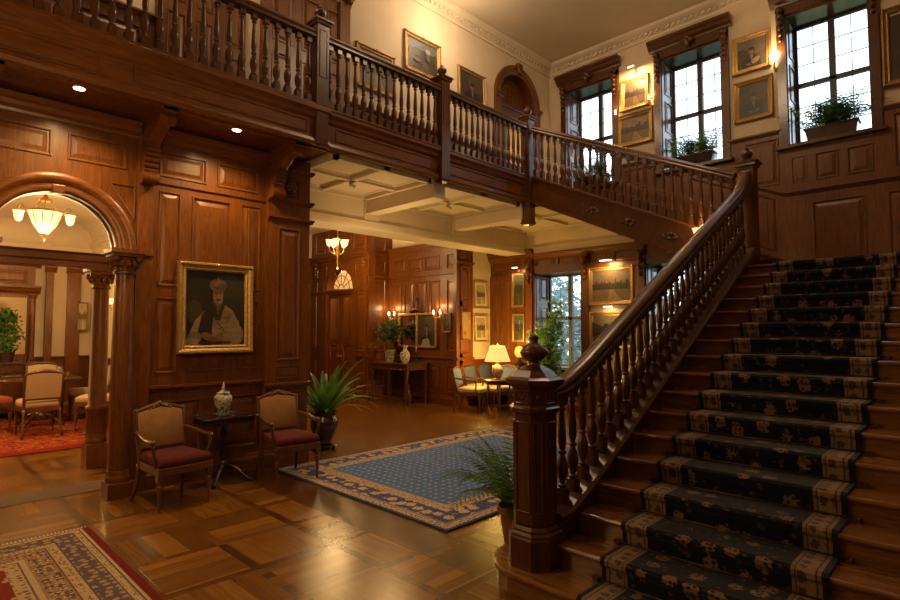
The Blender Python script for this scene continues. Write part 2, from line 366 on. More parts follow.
RINGS = [(0, 0), (.006, .014), (.022, .014), (.036, -.010), (.052, -.010), (.100, .004), (.108, .004)]
def sheet(O, U, Nn, u0, u1, z0, z1, panels=(), holes=(), thick=.03, rings=RINGS, mb=None):
    """flat sheet of joinery standing at O, running along U, facing Nn, with raised panels and rectangular openings"""
    mb = mb or MB(); O, U, Nn = Vector(O), Vector(U), Vector(Nn)
    def P(u, z, d): return O+U*u+Nn*d+Vector((0, 0, z))
    us = sorted({round(x, 4) for x in [u0, u1]+[q for p in list(panels)+list(holes) for q in p[:2]] if u0-1e-6 <= x <= u1+1e-6})
    zs = sorted({round(x, 4) for x in [z0, z1]+[q for p in list(panels)+list(holes) for q in p[2:]] if z0-1e-6 <= x <= z1+1e-6})
    def inside(lst, u, z): return any(p[0] < u < p[1] and p[2] < z < p[3] for p in lst)
    for i in range(len(us)-1):
        for j in range(len(zs)-1):
            a, b_, c_, d_ = us[i], us[i+1], zs[j], zs[j+1]; um, zm = (a+b_)/2, (c_+d_)/2
            if inside(holes, um, zm): continue
            if not inside(panels, um, zm): mb.add([P(a, c_, 0), P(b_, c_, 0), P(b_, d_, 0), P(a, d_, 0)], [(0, 1, 2, 3)])
            mb.add([P(a, c_, -thick), P(a, d_, -thick), P(b_, d_, -thick), P(b_, c_, -thick)], [(0, 1, 2, 3)])
    for p in panels:
        s = min(1, min(p[1]-p[0], p[3]-p[2])/.34); prev = None
        for ins, dep in rings:
            ins *= s; dep *= max(s, .6)
            r = [P(p[0]+ins, p[2]+ins, dep), P(p[1]-ins, p[2]+ins, dep), P(p[1]-ins, p[3]-ins, dep), P(p[0]+ins, p[3]-ins, dep)]
            if prev: mb.add(prev+r, [(k, (k+1) % 4, (k+1) % 4+4, k+4) for k in range(4)])
            prev = r
        mb.add(prev, [(0, 1, 2, 3)])
    for h in list(holes)+[(u0, u1, z0, z1)]:
        c_ = [(h[0], h[2]), (h[1], h[2]), (h[1], h[3]), (h[0], h[3])]
        for k in range(4):
            if k == 0 and h[2] <= z0+.002 and (h[0] > u0 or z0 < .002): continue
            a, b_ = c_[k], c_[(k+1) % 4]
            mb.add([P(*a, 0), P(*b_, 0), P(*b_, -thick), P(*a, -thick)], [(0, 1, 2, 3)])
    return mb
def grid(u0, u1, z0, z1, nu, gap=.1):
    w = (u1-u0-gap*(nu+1))/nu
    return [(u0+gap+i*(w+gap), u0+gap+i*(w+gap)+w, z0, z1) for i in range(nu)]
CROWN = [(0, 0), (.02, 0), (.03, .03), (.07, .06), (.09, .10), (.13, .13), (.13, .17), (0, .17)]
RAILP = [(0, 0), (.02, .005), (.03, .03), (.05, .035), (.05, .06), (0, .065)]
SKIRT = [(0, 0), (.035, 0), (.035, .15), (.022, .17), (.018, .20), (0, .21)]
def run(mb, prof, O, Nn, off, k=1.0): return mb.extr([(a*k, b_*k) for a, b_ in prof], O, Nn, (0, 0, 1), off)
XN, YN, XP = (-1, 0, 0), (0, -1, 0), (1, 0, 0)

def arch_ring(mb, uc, zs, prof, O, U, Nn, seg=24, a0=0, a1=PI):
    """profile (radius, depth) swept round a half circle"""
    O, U, Nn = Vector(O), Vector(U), Vector(Nn); vs, fs = [], []; m = len(prof)
    for i in range(seg+1):
        a = a0+(a1-a0)*i/seg
        vs += [O+U*(uc+r*math.cos(a))+Vector((0, 0, zs+r*math.sin(a)))+Nn*d for r, d in prof]
    for i in range(seg):
        for k in range(m): k2 = (k+1) % m; fs.append((i*m+k, i*m+k2, (i+1)*m+k2, (i+1)*m+k))
    fs += [tuple(range(m)), tuple(seg*m+k for k in range(m))]
    return mb.add(vs, fs)
def spandrel(mb, uc, zs, R, zt, O, U, Nn, thick, seg=24):
    O, U, Nn = Vector(O), Vector(U), Vector(Nn)
    def P(u, z, d): return O+U*u+Nn*d+Vector((0, 0, z))
    for i in range(seg):
        a, b_ = PI*i/seg, PI*(i+1)/seg
        u1_, z1_, u2_, z2_ = uc+R*math.cos(a), zs+R*math.sin(a), uc+R*math.cos(b_), zs+R*math.sin(b_)
        for d in (0, -thick): mb.add([P(u1_, z1_, d), P(u2_, z2_, d), P(u2_, zt, d), P(u1_, zt, d)], [(0, 1, 2, 3)])
        mb.add([P(u1_, z1_, 0), P(u2_, z2_, 0), P(u2_, z2_, -thick), P(u1_, z1_, -thick)], [(0, 1, 2, 3)])
    return mb

# ------------------------------------------------------------------ the setting
GZ, GB = 4.50, 4.05                     # gallery floor and underside
RISE, GO, X0 = .1505, .28485, 2.6595    # main flight: nosing n stands at X0 + n*GO, height n*RISE
def SX(n): return X0+GO*n
LZ = 17*RISE                            # landing
XW, YB, YL = 10.4, 7.0, 6.7             # window wall, gallery back wall, portrait wall

m = MB().box(-3.6, -2.6, -.2, 10.6, 15.2, 0); struct(obj('floor', m, parq))
m = MB().box(.10, 7.04, .0005, 1.90, 7.50, .005); struct(obj('trim_1', m, plain('worn_mat', (.10, .048, .018), .8, ns=40, amt=.3)))     # threshold board under the arch

# main ceiling and cornice with dentils
m = MB().box(-3.6, -2.6, 7.75, 10.6, 7.1, 7.95); ceil_main = struct(obj('ceiling', m, ceil_m))
m = MB()
COR = [(0, 0), (.03, 0), (.03, .05), (.06, .07), (.06, .12), (.12, .14), (.17, .18), (.17, .24), (0, .24)]
run(m, COR, (-3.5, YB, 7.51), YN, (13.9, 0, 0)); run(m, COR, (XW, -2.5, 7.51), XN, (0, 9.5, 0))
for k in range(120):
    x = -3+k*.11
    if x < XW-.2: m.box(x, YB-.10, 7.585, x+.06, YB-.055, 7.635)
for k in range(84):
    y = -2.3+k*.11
    if y < YB-.15: m.box(XW-.10, y, 7.585, XW-.055, y+.06, 7.635)
struct(obj('trim_2', m, ceil_m))

# ---- portrait wall with the arch
AC, AS, AR = 1.16, 2.61, .665
m = MB()
pn = [(1.23, 1.78, 3.50, 3.78), (.50, 1.10, 3.50, 3.78), (2.10, 2.64, 3.50, 3.80), (2.76, 3.30, 3.50, 3.80),
      (2.11, 2.35, 2.25, 3.34), (2.47, 2.95, 2.25, 3.34), (3.07, 3.34, 2.25, 3.34),
      (2.11, 2.35, 1.26, 2.12), (2.47, 2.95, 1.26, 2.12), (3.07, 3.34, 1.26, 2.12),
      (2.11, 2.64, .30, .95), (2.76, 3.34, .30, .95)]
pn += [(a, b_, z0, z1) for (z0, z1) in ((.30, .95), (1.26, 2.12), (2.25, 3.34), (3.50, 3.80)) for a, b_ in ((-.10, .22), (-.8, -.2), (-1.6, -.95), (-2.4, -1.75), (-3.3, -2.6))]
sheet((0, YL, 0), (1, 0, 0), YN, -3.5, 3.97, 0, GB, pn, [(AC-AR, AC+AR, 0, AS+AR)], thick=.30, mb=m)
spandrel(m, AC, AS, AR, AS+AR, (0, YL, 0), (1, 0, 0), YN, .30)
wl = struct(obj('wall_left', m, wood_v))
m = MB()
arch_ring(m, AC, AS, [(.535, -.02), (.535, .03), (.55, .045), (.585, .045), (.595, .03), (.63, .035), (.65, .060), (.695, .065), (.725, .045), (.725, -.02)], (0, YL, 0), (1, 0, 0), YN, 36)
arch_ring(m, AC, AS, [(.56, -.30), (.56, -.25), (.575, -.24), (.575, -.06), (.535, -.05), (.535, -.01), (.67, -.01), (.67, -.30)], (0, YL, 0), (1, 0, 0), YN, 36)
obj('archivolt', m, wood_x, wl, smooth=2)
m = MB().prism([(AC-.05, YL+.02, AS+.515), (AC+.05, YL+.02, AS+.515), (AC+.062, YL+.02, AS+.605), (AC-.062, YL+.02, AS+.605)], (0, -.075, 0))
obj('keystone', m, wood_v, wl, bevel=.01)
for s_ in (1, -1):       # carved spandrel triangles
    q = [(AC+s_*.46, YL-.004, AS+.72), (AC+s_*.70, YL-.004, AS+.72), (AC+s_*.70, YL-.004, AS+.36)]
    m = MB()
    for k in range(3): m.tube([q[k], q[(k+1) % 3]], .011, 6)
    obj('spandrel_moulding', m, wood_v, wl)
m = MB().box(1.885, YL-.035, 0, 2.055, YL, GB); obj('pilaster', m, wood_v, wl, bevel=.006)
m = MB().box(.265, YL-.035, 0, .435, YL, GB); obj('pilaster', m, wood_v, wl, bevel=.006)
m = MB(); sheet((0, YL-.09, 0), (1, 0, 0), YN, 3.40, 4.0, 0, GB, [(3.53, 3.87, 1.35, 3.10), (3.56, 3.84, 3.52, 3.80), (3.53, 3.87, .34, .95), (3.53, 3.87, 1.12, 1.28)], (), .43, mb=m)
for z in (1.0, 3.18, 3.42, 3.84): run(m, RAILP, (3.38, YL-.09, z), YN, (.64, 0, 0)); 
for z in (3.18, 3.42, 3.84, 1.0): m.extr(RAILP, (4.0, YL-.14, z), XP, (0, 0, 1), (0, .48, 0))
m.lathe([(.005, .03), (.05, .03), (.07, .012), (.09, .0)], (0, 0, 0), 10)
obj('pilaster', m, wood_v, wl)
m = MB()
for i in range(6):
    a = PI/3*i; m.ball((3.70+.06*math.cos(a), YL-.105, 3.66+.06*math.sin(a)), .035, 8, 5)
m.ball((3.70, YL-.11, 3.66), .03, 8, 5); obj('carved_rosette', m, wood_v, wl, smooth=True)
m = MB()
for (a, b_) in ((-3.5, .265), (2.055, 3.40)):
    run(m, RAILP, (a, YL, 1.06), YN, (b_-a, 0, 0), 1.1); run(m, SKIRT, (a, YL, 0), YN, (b_-a, 0, 0)); run(m, CROWN, (a, YL, 3.87), YN, (b_-a, 0, 0), .95)
    run(m, RAILP, (a, YL, 3.40), YN, (b_-a, 0, 0), .5)
run(m, CROWN, (.435, YL, 3.87), YN, (1.45, 0, 0), .95)
run(m, RAILP, (1.90, YL, 2.535), YN, (.16, 0, 0), 1.1); run(m, RAILP, (.26, YL, 2.535), YN, (.16, 0, 0), 1.1)
run(m, SKIRT, (3.38, YL-.09, 0), YN, (.64, 0, 0), 1.1)
obj('trim', m, wood_x, wl)

def corbel(x, y, z0, z1, out, w, parent, name='corbel'):
    m = MB(); h = z1-z0
    pr = [(0, z0), (.06, z0+.01*h), (.10, z0+.10*h), (.09, z0+.22*h), (.12, z0+.40*h), (.20, z0+.58*h), (out*.62, z0+.74*h), (out*.93, z0+.82*h), (out, z0+.90*h), (out, z1), (0, z1)]
    m.extr([(a, b_) for a, b_ in pr], (x-w/2, y, 0), YN, (0, 0, 1), (w, 0, 0))
    o = obj(name, m, wood_v, parent, bevel=.012)
    m = MB()
    for zz, oo, r in ((z0+.10*h, .085, .075), (z0+.88*h, out*.92, .065)):
        m.tube([(x-w/2-.02, y-oo, zz), (x+w/2+.02, y-oo, zz)], r, 12)
    for k in range(5): m.tube([(x-w/2-.008, y-.10-.02*k, z0+(.22+.08*k)*h), (x+w/2+.008, y-.10-.02*k, z0+(.22+.08*k)*h)], .032, 8)
    obj('scroll', m, wood_v, o, smooth=2)
corbel(1.97, YL-.03, 3.36, GB, .62, .13, wl); corbel(3.47, YL-.09, 3.46, GB, .58, .13, wl)

# ---- gallery floor, soffit and fascia
m = MB().box(-3.5, 5.98, GB+.06, XW, 7.0, GZ)
gf = struct(obj('trim_3', m, wood_x)); gf['label'] = 'gallery floor'
m = MB(); m.box(-3.5, 5.95, GB+.02, 8.0, 6.7, GB+.06)
for x in (-2.6, -1.6, -.6, .55, 1.97, 3.47): m.box(x-.07, 5.95, GB-.045, x+.07, YL, GB+.02)
m.box(-3.5, 5.95, GB-.03, 4.0, 5.985, GB+.02); obj('soffit', m, wood_y, gf)
m = MB()
FAS = [(0, 0), (.02, -.02), (.05, -.02), (.06, .02), (.05, .06), (.02, .08), (.02, .30), (.05, .33), (.06, .37), (.10, .41), (.10, .45), (.07, .475), (.07, .50), (-.10, .50), (-.10, 0)]
for a, b_, d in ((-3.5, 3.80, .045), (3.80, 8.05, 0)):
    run(m, FAS, (a, 5.94-d, GB), YN, (b_-a, 0, 0))
    for x in [q for q in (-2.4, -.5, 1.42, 2.6, 4.75, 6.9) if a < q < b_]:
        pass
for a, b_ in ((-.9, 1.3), (1.6, 3.50), (3.95, 5.70), (6.0, 7.85)):
    d = .045 if b_ < 3.8 else 0
    for q0, q1 in (((a, .12), (b_, .12)), ((b_, .12), (b_, .27)), ((b_, .27), (a, .27)), ((a, .27), (a, .12))):
        m.tube([(q0[0], 5.92-d, GB+q0[1]), (q1[0], 5.92-d, GB+q1[1])], .012, 6)
obj('fascia', m, wood_x, gf)
m = MB()
for x, d in ((3.68, .045), (5.85, 0)):
    m.box(x-.09, 5.90-d, GB+.10, x+.09, 5.93-d, GB+.29)
    for i in range(6): m.ball((x+.04*math.cos(i*PI/3), 5.895-d, GB+.195+.04*math.sin(i*PI/3)), .026, 6, 5)
obj('rosette_block', m, wood_x, gf)

# ---- upper gallery wall with arched doorway
DC, DZ, DR = 9.18, 6.56, .60
m = MB(); sheet((0, YB, 0), (1, 0, 0), YN, -3.5, XW, GB+.06, 7.75, (), [(DC-DR, DC+DR, GZ, DZ+DR)], .30, mb=m)
spandrel(m, DC, DZ, DR, DZ+DR, (0, YB, 0), (1, 0, 0), YN, .30)
wg = struct(obj('wall_gallery', m, cream))
d2 = MB()
arch_ring(d2, DC, DZ, [(.58, -.28), (.58, .03), (.62, .06), (.66, .06), (.68, .045), (.72, .07), (.765, .06), (.765, -.01), (.62, -.01), (.62, -.28)], (0, YB, 0), (1, 0, 0), YN, 28)
for s_ in (1, -1):
    d2.box(DC+s_*.675-.09, YB-.06, GZ, DC+s_*.675+.09, YB+.0, DZ); d2.box(DC+s_*.60-.02, YB, GZ, DC+s_*.60+.02, YB+.28, DZ)
    run(d2, RAILP, (DC+s_*.675-.11, YB-.06, DZ-.07), YN, (.22, 0, 0), 1.2)
door1 = struct(obj('door_1', d2, wood_v)); 
m = MB().prism([(DC-.05, YB-.02, DZ+.60), (DC+.05, YB-.02, DZ+.60), (DC+.08, YB-.02, DZ+.82), (DC-.08, YB-.02, DZ+.82)], (0, -.09, 0)); obj('keystone', m, wood_v, door1, bevel=.01)
m = MB(); m.box(DC-.62, YB+.10, DZ-.28, DC+.62, YB+.24, DZ-.08); run(m, RAILP, (DC-.6, YB+.10, DZ-.13), YN, (1.2, 0, 0), 1.1)
vs_ = [(DC+.6*math.cos(PI*i/20), YB+.2, DZ-.1+.68*math.sin(PI*i/20)) for i in range(21)]; m.prism(vs_, (0, .03, 0))
for a, b_ in ((-.42, -.06), (.06, .42)):
    hh = .36 if True else 0
    for q in (((a, .02), (b_, .02)), ((b_, .02), (b_, hh)), ((b_, hh), (a, hh)), ((a, hh), (a, .02))):
        m.tube([(DC+q[0][0], YB+.19, DZ+q[0][1]), (DC+q[1][0], YB+.19, DZ+q[1][1])], .014, 6)
obj('transom_panel', m, wood_v, door1)
m = MB(); sheet((0, YB+.24, 0), (1, 0, 0), YN, DC-.6, DC-.05, GZ, DZ-.26, [(DC-.5, DC-.15, GZ+.2, GZ+.85), (DC-.5, DC-.15, GZ+1.0, DZ-.40)], (), .04, mb=m); obj('door_leaf', m, wood_v, door1)
m = MB().box(DC-.9, YB+1.2, GZ-.1, DC+1.0, YB+1.3, 7.4); m.box(DC-.9, YB+.31, GZ-.1, DC-.8, YB+1.2, 7.4); m.box(DC+.9, YB+.31, GZ-.1, DC+1.0, YB+1.2, 7.4); m.box(DC-.9, YB+.31, 7.3, DC+1.0, YB+1.2, 7.4); m.box(DC-.9, YB+.31, GZ-.1, DC+1.0, YB+1.2, GZ)
struct(obj('wall_lobby', m, cream))
light('POINT', (DC+.3, YB+.8, 6.0), 10, size=.1)
# panelled doorcase on the gallery, left
m = MB(); sheet((0, YB-.10, 0), (1, 0, 0), YN, 2.10, 4.75, GZ, 6.75, [(4.0, 4.30, GZ+.35, 5.6), (4.42, 4.68, GZ+.35, 5.6), (4.0, 4.30, 5.75, 6.55), (4.42, 4.68, 5.75, 6.55), (2.2, 2.42, GZ+.35, 5.6), (2.2, 2.42, 5.75, 6.55), (2.55, 2.75, GZ+.35, 5.6), (3.55, 3.85, GZ+.35, 5.6), (3.55, 3.85, 5.75, 6.55), (2.55, 2.75, 5.75, 6.55)], [(2.85, 3.42, GZ+.001, 6.55)], .10, mb=m)
run(m, CROWN, (2.02, YB-.10, 6.72), YN, (2.82, 0, 0), 1.1); m.extr([(a*1.1, b_*1.1) for a, b_ in CROWN], (4.75, YB-.24, 6.72), XP, (0, 0, 1), (0, .24, 0)); m.box(4.62, YB-.16, GZ, 4.80, YB, 6.72)
door2 = struct(obj('door_2', m, wood_v))
m = MB(); sheet((0, YB-.05, 0), (1, 0, 0), YN, 2.85, 3.20, GZ, 6.55, [(2.93, 3.12, GZ+.2, 5.3), (2.93, 3.12, 5.45, 6.4)], (), .04, mb=m); obj('door_leaf', m, wood_v, door2)
m = MB(); sheet((0, YB-.03, 0), (1, 0, 0), YN, -3.5, 2.10, GZ, 5.45, grid(-3.4, 2.05, GZ+.25, 5.3, 7), (), .03, mb=m); run(m, RAILP, (-3.5, YB-.03, 5.42), YN, (5.6, 0, 0))
obj('panelling', m, wood_v, wg)
m = MB(); sheet((0, YB-.03, 0), (1, 0, 0), YN, 4.80, 8.42, GZ, 5.25, grid(4.85, 8.4, GZ+.2, 5.1, 6), (), .03, mb=m); run(m, RAILP, (4.8, YB-.03, 5.22), YN, (3.6, 0, 0)); obj('panelling', m, wood_v, wg)

# ---- coffered ceiling under the gallery back and beam
BY = 7.66
m = MB()
m.box(3.97, 5.98, GB, 8.05, 8.2, GB+.05); m.box(8.05, 5.2, GB, XW, 8.2, GB+.05)
BEAM = [(0, 0), (.04, 0), (.05, .04), (.05, .13), (.02, .16), (0, .20), (0, .56), (-.5, .56), (-.5, 0)]
run(m, BEAM, (3.9, BY, 3.50), YN, (6.5, 0, 0))
for x in (5.85, 8.05): m.box(x-.13, 5.96, 3.76, x+.13, BY, GB); m.box(x-.16, BY-.03, 3.66, x+.16, BY, GB)
for x, x2 in ((4.0, 5.72), (5.98, 7.92), (8.18, 10.2)):
    ya = 6.0 if x < 8 else 5.25
    xm = (x+x2)/2; ym = (ya+BY)/2
    m.box(xm-.05, ya, GB-.05, xm+.05, BY, GB); m.box(x, ym-.05, GB-.05, x2, ym+.05, GB)
    for y in (ya, BY-.06): m.box(x, y, GB-.07, x2, y+.06, GB)
    for xx in (x, x2-.06): m.box(xx, ya, GB-.07, xx+.06, BY, GB)
    for u in (x+.12, xm+.10):
        for v in (ya+.12, ym+.10):
            w_, h_ = (x2-x)/2-.24, (BY-ya)/2-.22
            for q0, q1 in (((u, v), (u+w_, v)), ((u+w_, v), (u+w_, v+h_)), ((u+w_, v+h_), (u, v+h_)), ((u, v+h_), (u, v))): m.tube([(*q0, GB-.004), (*q1, GB-.004)], .018, 5)
run(m, BEAM[:6]+[(0, .56), (-.02, .56), (-.02, 0)], (XW-.02, 5.0, 3.50), XN, (0, 3.7, 0))
m.box(XW-.06, 8.0, 3.5, XW, 8.7, 4.3)
struct(obj('ceiling.001', m, ceil_m))
# far hall ceiling
m = MB().box(3.4, 8.15, 4.5, 10.6, 14.2, 4.6); m.box(3.97, 8.15, 4.06, XW, 8.2, 4.5); struct(obj('ceiling.002', m, ceil_m))

# ---- window wall, two storeys
m = MB()
holes = [(a, b_, 4.80, 7.02) for a, b_ in UPW]+[(a, b_, .90, 3.05) for a, b_ in LOW]
sheet((XW, 0, 0), (0, 1, 0), XN, -2.6, 8.85, 0, 7.75, (), holes, .34, mb=m)
ww = struct(obj('wall_window', m, cream))
m = MB()   # lower frieze, pier and dados
sheet((XW-.03, 0, 0), (0, 1, 0), XN, 4.4, 8.75, 3.05, 3.50, grid(4.85, 6.15, 3.13, 3.42, 2)+grid(6.2, 7.5, 3.13, 3.42, 2)+grid(7.6, 8.75, 3.13, 3.42, 2), (), .03, mb=m)
sheet((XW-.06, 0, 0), (0, 1, 0), XN, 7.47, 8.75, 0, 3.05, [(8.12, 8.40, 1.2, 2.95), (7.56, 8.0, 1.2, 2.95), (8.48, 8.68, 1.2, 2.95), (7.56, 8.0, .25, .95), (8.12, 8.68, .25, .95)], (), .06, mb=m)
sheet((XW-.03, 0, 0), (0, 1, 0), XN, 4.82, 6.15, 0, .92, grid(4.85, 6.12, .25, .8, 2), (), .03, mb=m)
sheet((XW-.03, 0, 0), (0, 1, 0), XN, 6.15, 7.47, 0, .84, grid(6.2, 7.42, .25, .72, 2), (), .03, mb=m)
sheet((XW-.03, 0, 0), (0, 1, 0), XN, 1.0, 3.53, 0, 3.05, grid(1.05, 3.5, .25, .85, 3)+grid(1.05, 3.5, 1.1, 2.9, 3), (), .03, mb=m)
sheet((XW-.03, 0, 0), (0, 1, 0), XN, 3.53, 4.82, 0, .84, grid(3.58, 4.78, .25, .72, 2), (), .03, mb=m)
for y0, y1 in ((7.47, 8.75), (4.82, 6.15), (6.15, 7.47), (3.53, 4.82)): run(m, SKIRT, (XW-.03, y0, 0), XN, (0, y1-y0, 0))
run(m, RAILP, (XW-.03, 4.82, .88), XN, (0, 1.33, 0)); run(m, CROWN, (XW-.03, 4.75, 3.36), XN, (0, 4.0, 0), .8)
for y, w_ in ((7.55, .09), (6.10, .07), (4.86, .08), (3.49, .08)):
    m.box(XW-.11, y-w_, 0, XW-.03, y+w_, 3.40 if y > 4 else 3.05); run(m, RAILP, (XW-.11, y-w_-.02, 2.98), XN, (0, 2*w_+.04, 0))
run(m, CROWN, (XW-.06, 7.44, 3.44), XN, (0, 1.3, 0), 1.0)
obj('panelling', m, wood_v, ww)
m = MB()   # carved corbels of the frieze
for y in (7.55, 6.10, 4.86):
    m = MB()
    for k in range(4): m.ball((XW-.14, y, 2.85+.13*k), .065-.007*(3-k), 8, 6, 1.2)
    for q in (-1, 1): m.ball((XW-.13, y+q*.045, 3.30), .04, 8, 5)
    obj('carving', m, wood_v, ww, smooth=True)
m = MB()   # upper dado on the landing and behind the second flight
low = [(-.35, .30, 2.75, 3.82), (.40, 1.02, 2.75, 3.82), (-2.3, -.5, 2.75, 3.82)]
hi = [(1.16, 1.50, 4.16, 4.60), (1.60, 1.92, 4.16, 4.60), (2.02, 2.25, 4.16, 4.60), (2.42, 2.95, 4.18, 4.98), (.30, .92, 4.18, 4.98), (-.5, .2, 4.18, 4.98), (3.02, 3.20, 4.18, 4.98)]
sheet((XW-.035, 0, 0), (0, 1, 0), XN, -2.5, 1.06, 2.4, 5.10, [p for p in low+hi if p[1] < 1.06 and p[0] < 1], (), .035, mb=m)
sheet((XW-.035, 0, 0), (0, 1, 0), XN, 1.06, 2.36, 2.4, 4.72, [(1.28, 1.98, 2.75, 3.82)]+hi[:3], (), .035, mb=m)
sheet((XW-.035, 0, 0), (0, 1, 0), XN, 2.36, 3.22, 2.4, 5.10, [hi[3]], (), .035, mb=m)
sheet((XW-.035, 0, 0), (0, 1, 0), XN, 3.22, 4.48, 3.4, 4.72, [], (), .035, mb=m)
sheet((XW-.035, 0, 0), (0, 1, 0), XN, 4.48, 5.35, 3.4, 5.10, [(4.6, 5.2, 4.4, 4.98)], (), .035, mb=m)
sheet((XW-.035, 0, 0), (0, 1, 0), XN, 5.35, 6.98, 4.1, 4.72, [], (), .035, mb=m)
for y0, y1 in ((-2.5, 1.06), (2.36, 3.22), (4.48, 5.35)): run(m, RAILP, (XW-.035, y0, 5.04), XN, (0, y1-y0, 0), 1.1)
run(m, RAILP, (XW-.035, -2.5, 3.96), XN, (0, 4.86, 0), 1.3); run(m, SKIRT, (XW-.035, -2.5, LZ), XN, (0, 4.86, 0))
RK = .458
def rake(mb, y0, y1, z, prof, x): mb.extr(prof, (x, y0, z), XN, (0, 0, 1), (0, y1-y0, (y1-y0)*RK))
rake(m, 2.36, 6.1, 3.96, [(a*1.3, b_*1.3) for a, b_ in RAILP], XW-.035); rake(m, 2.45, 5.9, LZ+.08, SKIRT, XW-.035)
for y0, y1 in ((2.52, 2.98), (3.12, 3.9), (4.05, 4.8)):
    za, zb = LZ+.45+(y0-2.36)*RK, LZ+.45+(y1-2.36)*RK
    q = [(XW-.04, y0, za), (XW-.04, y1, zb), (XW-.04, y1, zb+.86), (XW-.04, y0, za+.86)]
    for k in range(4): m.tube([q[k], q[(k+1) % 4]], .018, 6)
    q = [(XW-.036, y0+.1, za+.15), (XW-.036, y1-.1, zb+.04), (XW-.036, y1-.1, zb+.72), (XW-.036, y0+.1, za+.83)]; m.prism(q, (-.012, 0, 0))
obj('panelling', m, wood_v, ww)

# ---- windows
def window(idx, y0, y1, z0, z1, upper):
    yc = (y0+y1)/2; D = .50; xg = XW+D; fr = MB()
    # casing on the wall face
    cw = .13
    fr.box(XW-.07, y0-cw, z0-.02, XW+.0, y0, z1+.08); fr.box(XW-.07, y1, z0-.02, XW, y1+cw, z1+.08); fr.box(XW-.07, y0-cw, z1, XW, y1+cw, z1+.16)
    # deep panelled reveal
    for s_, y in ((1, y0), (-1, y1)):
        sheet((0, y+s_*.014, 0), (1, 0, 0), (0, s_, 0), XW-.02, xg, z0, z1, [(XW+.10, xg-.07, z0+.08+(z1-z0)*k/3, z0+(z1-z0)*(k+1)/3-.05) for k in range(3)], (), .03, mb=fr)
    fr.box(XW-.02, y0, z1-.03, xg, y1, z1); fr.box(XW-.02, y0, z0, xg, y1, z0+.03)
    w = struct(obj('window_%d' % idx, fr, dark_wood))
    m = MB(); m.box(XW-.14, y0-cw-.05, z0-.06, XW+.05, y1+cw+.05, z0); obj('sill', m, dark_wood, w, bevel=.008)
    if upper:
        m = MB()
        run(m, CROWN, (XW-.06, y0-cw-.08, z1+.16), XN, (0, y1-y0+2*cw+.16, 0), 1.15)
        m.box(XW-.05, y0-cw, z1+.05, XW, y1+cw, z1+.2); obj('pelmet', m, dark_wood, w)
        for y in (y0-cw/2, y1+cw/2):
            m = MB()
            for k in range(6): m.ball((XW-.10-.004*k, y, z1-.42+.10*k), .036+.006*k, 8, 5)
            obj('corbel', m, dark_wood, w, smooth=True)
        m = MB()
        for q in range(5): m.ball((XW-.15, yc+(q-2)*.035, z1+.20-.03*abs(q-2)), .05, 8, 5)
        m.ball((XW-.17, yc, z1+.10), .06, 8, 5, 1.5)
        obj('carving', m, dark_wood, w, smooth=True)
    m = MB(); t = .035; zt = z0+(z1-z0)*.52
    m.box(xg-.03, y0, z0, xg+.03, y0+.06, z1); m.box(xg-.03, y1-.06, z0, xg+.03, y1, z1); m.box(xg-.03, y0, z0, xg+.03, y1, z0+.07); m.box(xg-.03, y0, z1-.07, xg+.03, y1, z1)
    m.box(xg-.045, yc-t-.012, z0, xg+.04, yc+t+.012, z1); m.box(xg-.045, y0, zt-t, xg+.04, y1, zt+t)
    obj('frame', m, lead, w, bevel=.005)
    m = MB()
    for a, b_ in ((y0+.06, yc-t), (yc+t, y1-.06)):
        for c_, d_ in ((z0+.07, zt-t), (zt+t, z1-.07)):
            ym = (a+b_)/2; m.box(xg-.008, ym-.006, c_, xg+.008, ym+.006, d_)
            for k in (1, 2): zz = c_+(d_-c_)*k/3; m.box(xg-.008, a, zz-.006, xg+.008, b_, zz+.006)
    obj('glazing_bars', m, lead, w)
    m = MB().box(xg-.003, y0+.03, z0+.03, xg+.003, y1-.03, z1-.03); obj('pane', m, glass, w)
    return w
for i, (a, b_) in enumerate(UPW): window(i+1, a, b_, 4.8, 7.02, True)
for i, (a, b_) in enumerate(LOW): window(i+4, a, b_, .90, 3.05, False)

# ---- walls of the far hall
m = MB()   # wall with console table and mirror, faces the stairs
sheet((9.2, 0, 0), (0, 1, 0), XN, 8.70, 11.25, 0, 3.78, grid(9.25, 11.2, 1.25, 2.95, 4)+[(8.76, 9.12, 1.25, 2.95)]+grid(9.25, 11.2, .30, .92, 4)+[(8.76, 9.12, .30, .92)]+grid(9.25, 11.2, 3.2, 3.55, 3)+[(8.78, 9.12, 3.2, 3.55)], (), .1, mb=m)
run(m, SKIRT, (9.2, 8.7, 0), XN, (0, 2.55, 0)); run(m, RAILP, (9.2, 8.7, 1.05), XN, (0, 2.55, 0)); run(m, CROWN, (9.2, 8.6, 3.68), XN, (0, 2.6, 0)); run(m, RAILP, (9.2, 8.7, 3.05), XN, (0, 2.55, 0), .6)
wm = struct(obj('wall_mirror', m, wood_v))
m = MB(); sheet((0, 8.70, 0), (1, 0, 0), YN, 9.1, 9.66, 0, 3.78, [(9.22, 9.56, 1.85, 2.30), (9.22, 9.56, 2.42, 3.25), (9.22, 9.56, 1.2, 1.75), (9.22, 9.56, .28, .95), (9.22, 9.56, 3.4, 3.65)], (), .1, mb=m)
run(m, CROWN, (9.07, 8.70, 3.70), YN, (.62, 0, 0)); run(m, RAILP, (9.09, 8.70, 3.28), YN, (.58, 0, 0)); run(m, RAILP, (9.09, 8.7, 1.05), YN, (.58, 0, 0)); run(m, SKIRT, (9.08, 8.7, 0), YN, (.6, 0, 0)); m.extr(CROWN, (9.66, 8.58, 3.70), XP, (0, 0, 1), (0, .2, 0))
obj('pilaster', m, wood_v, wm)
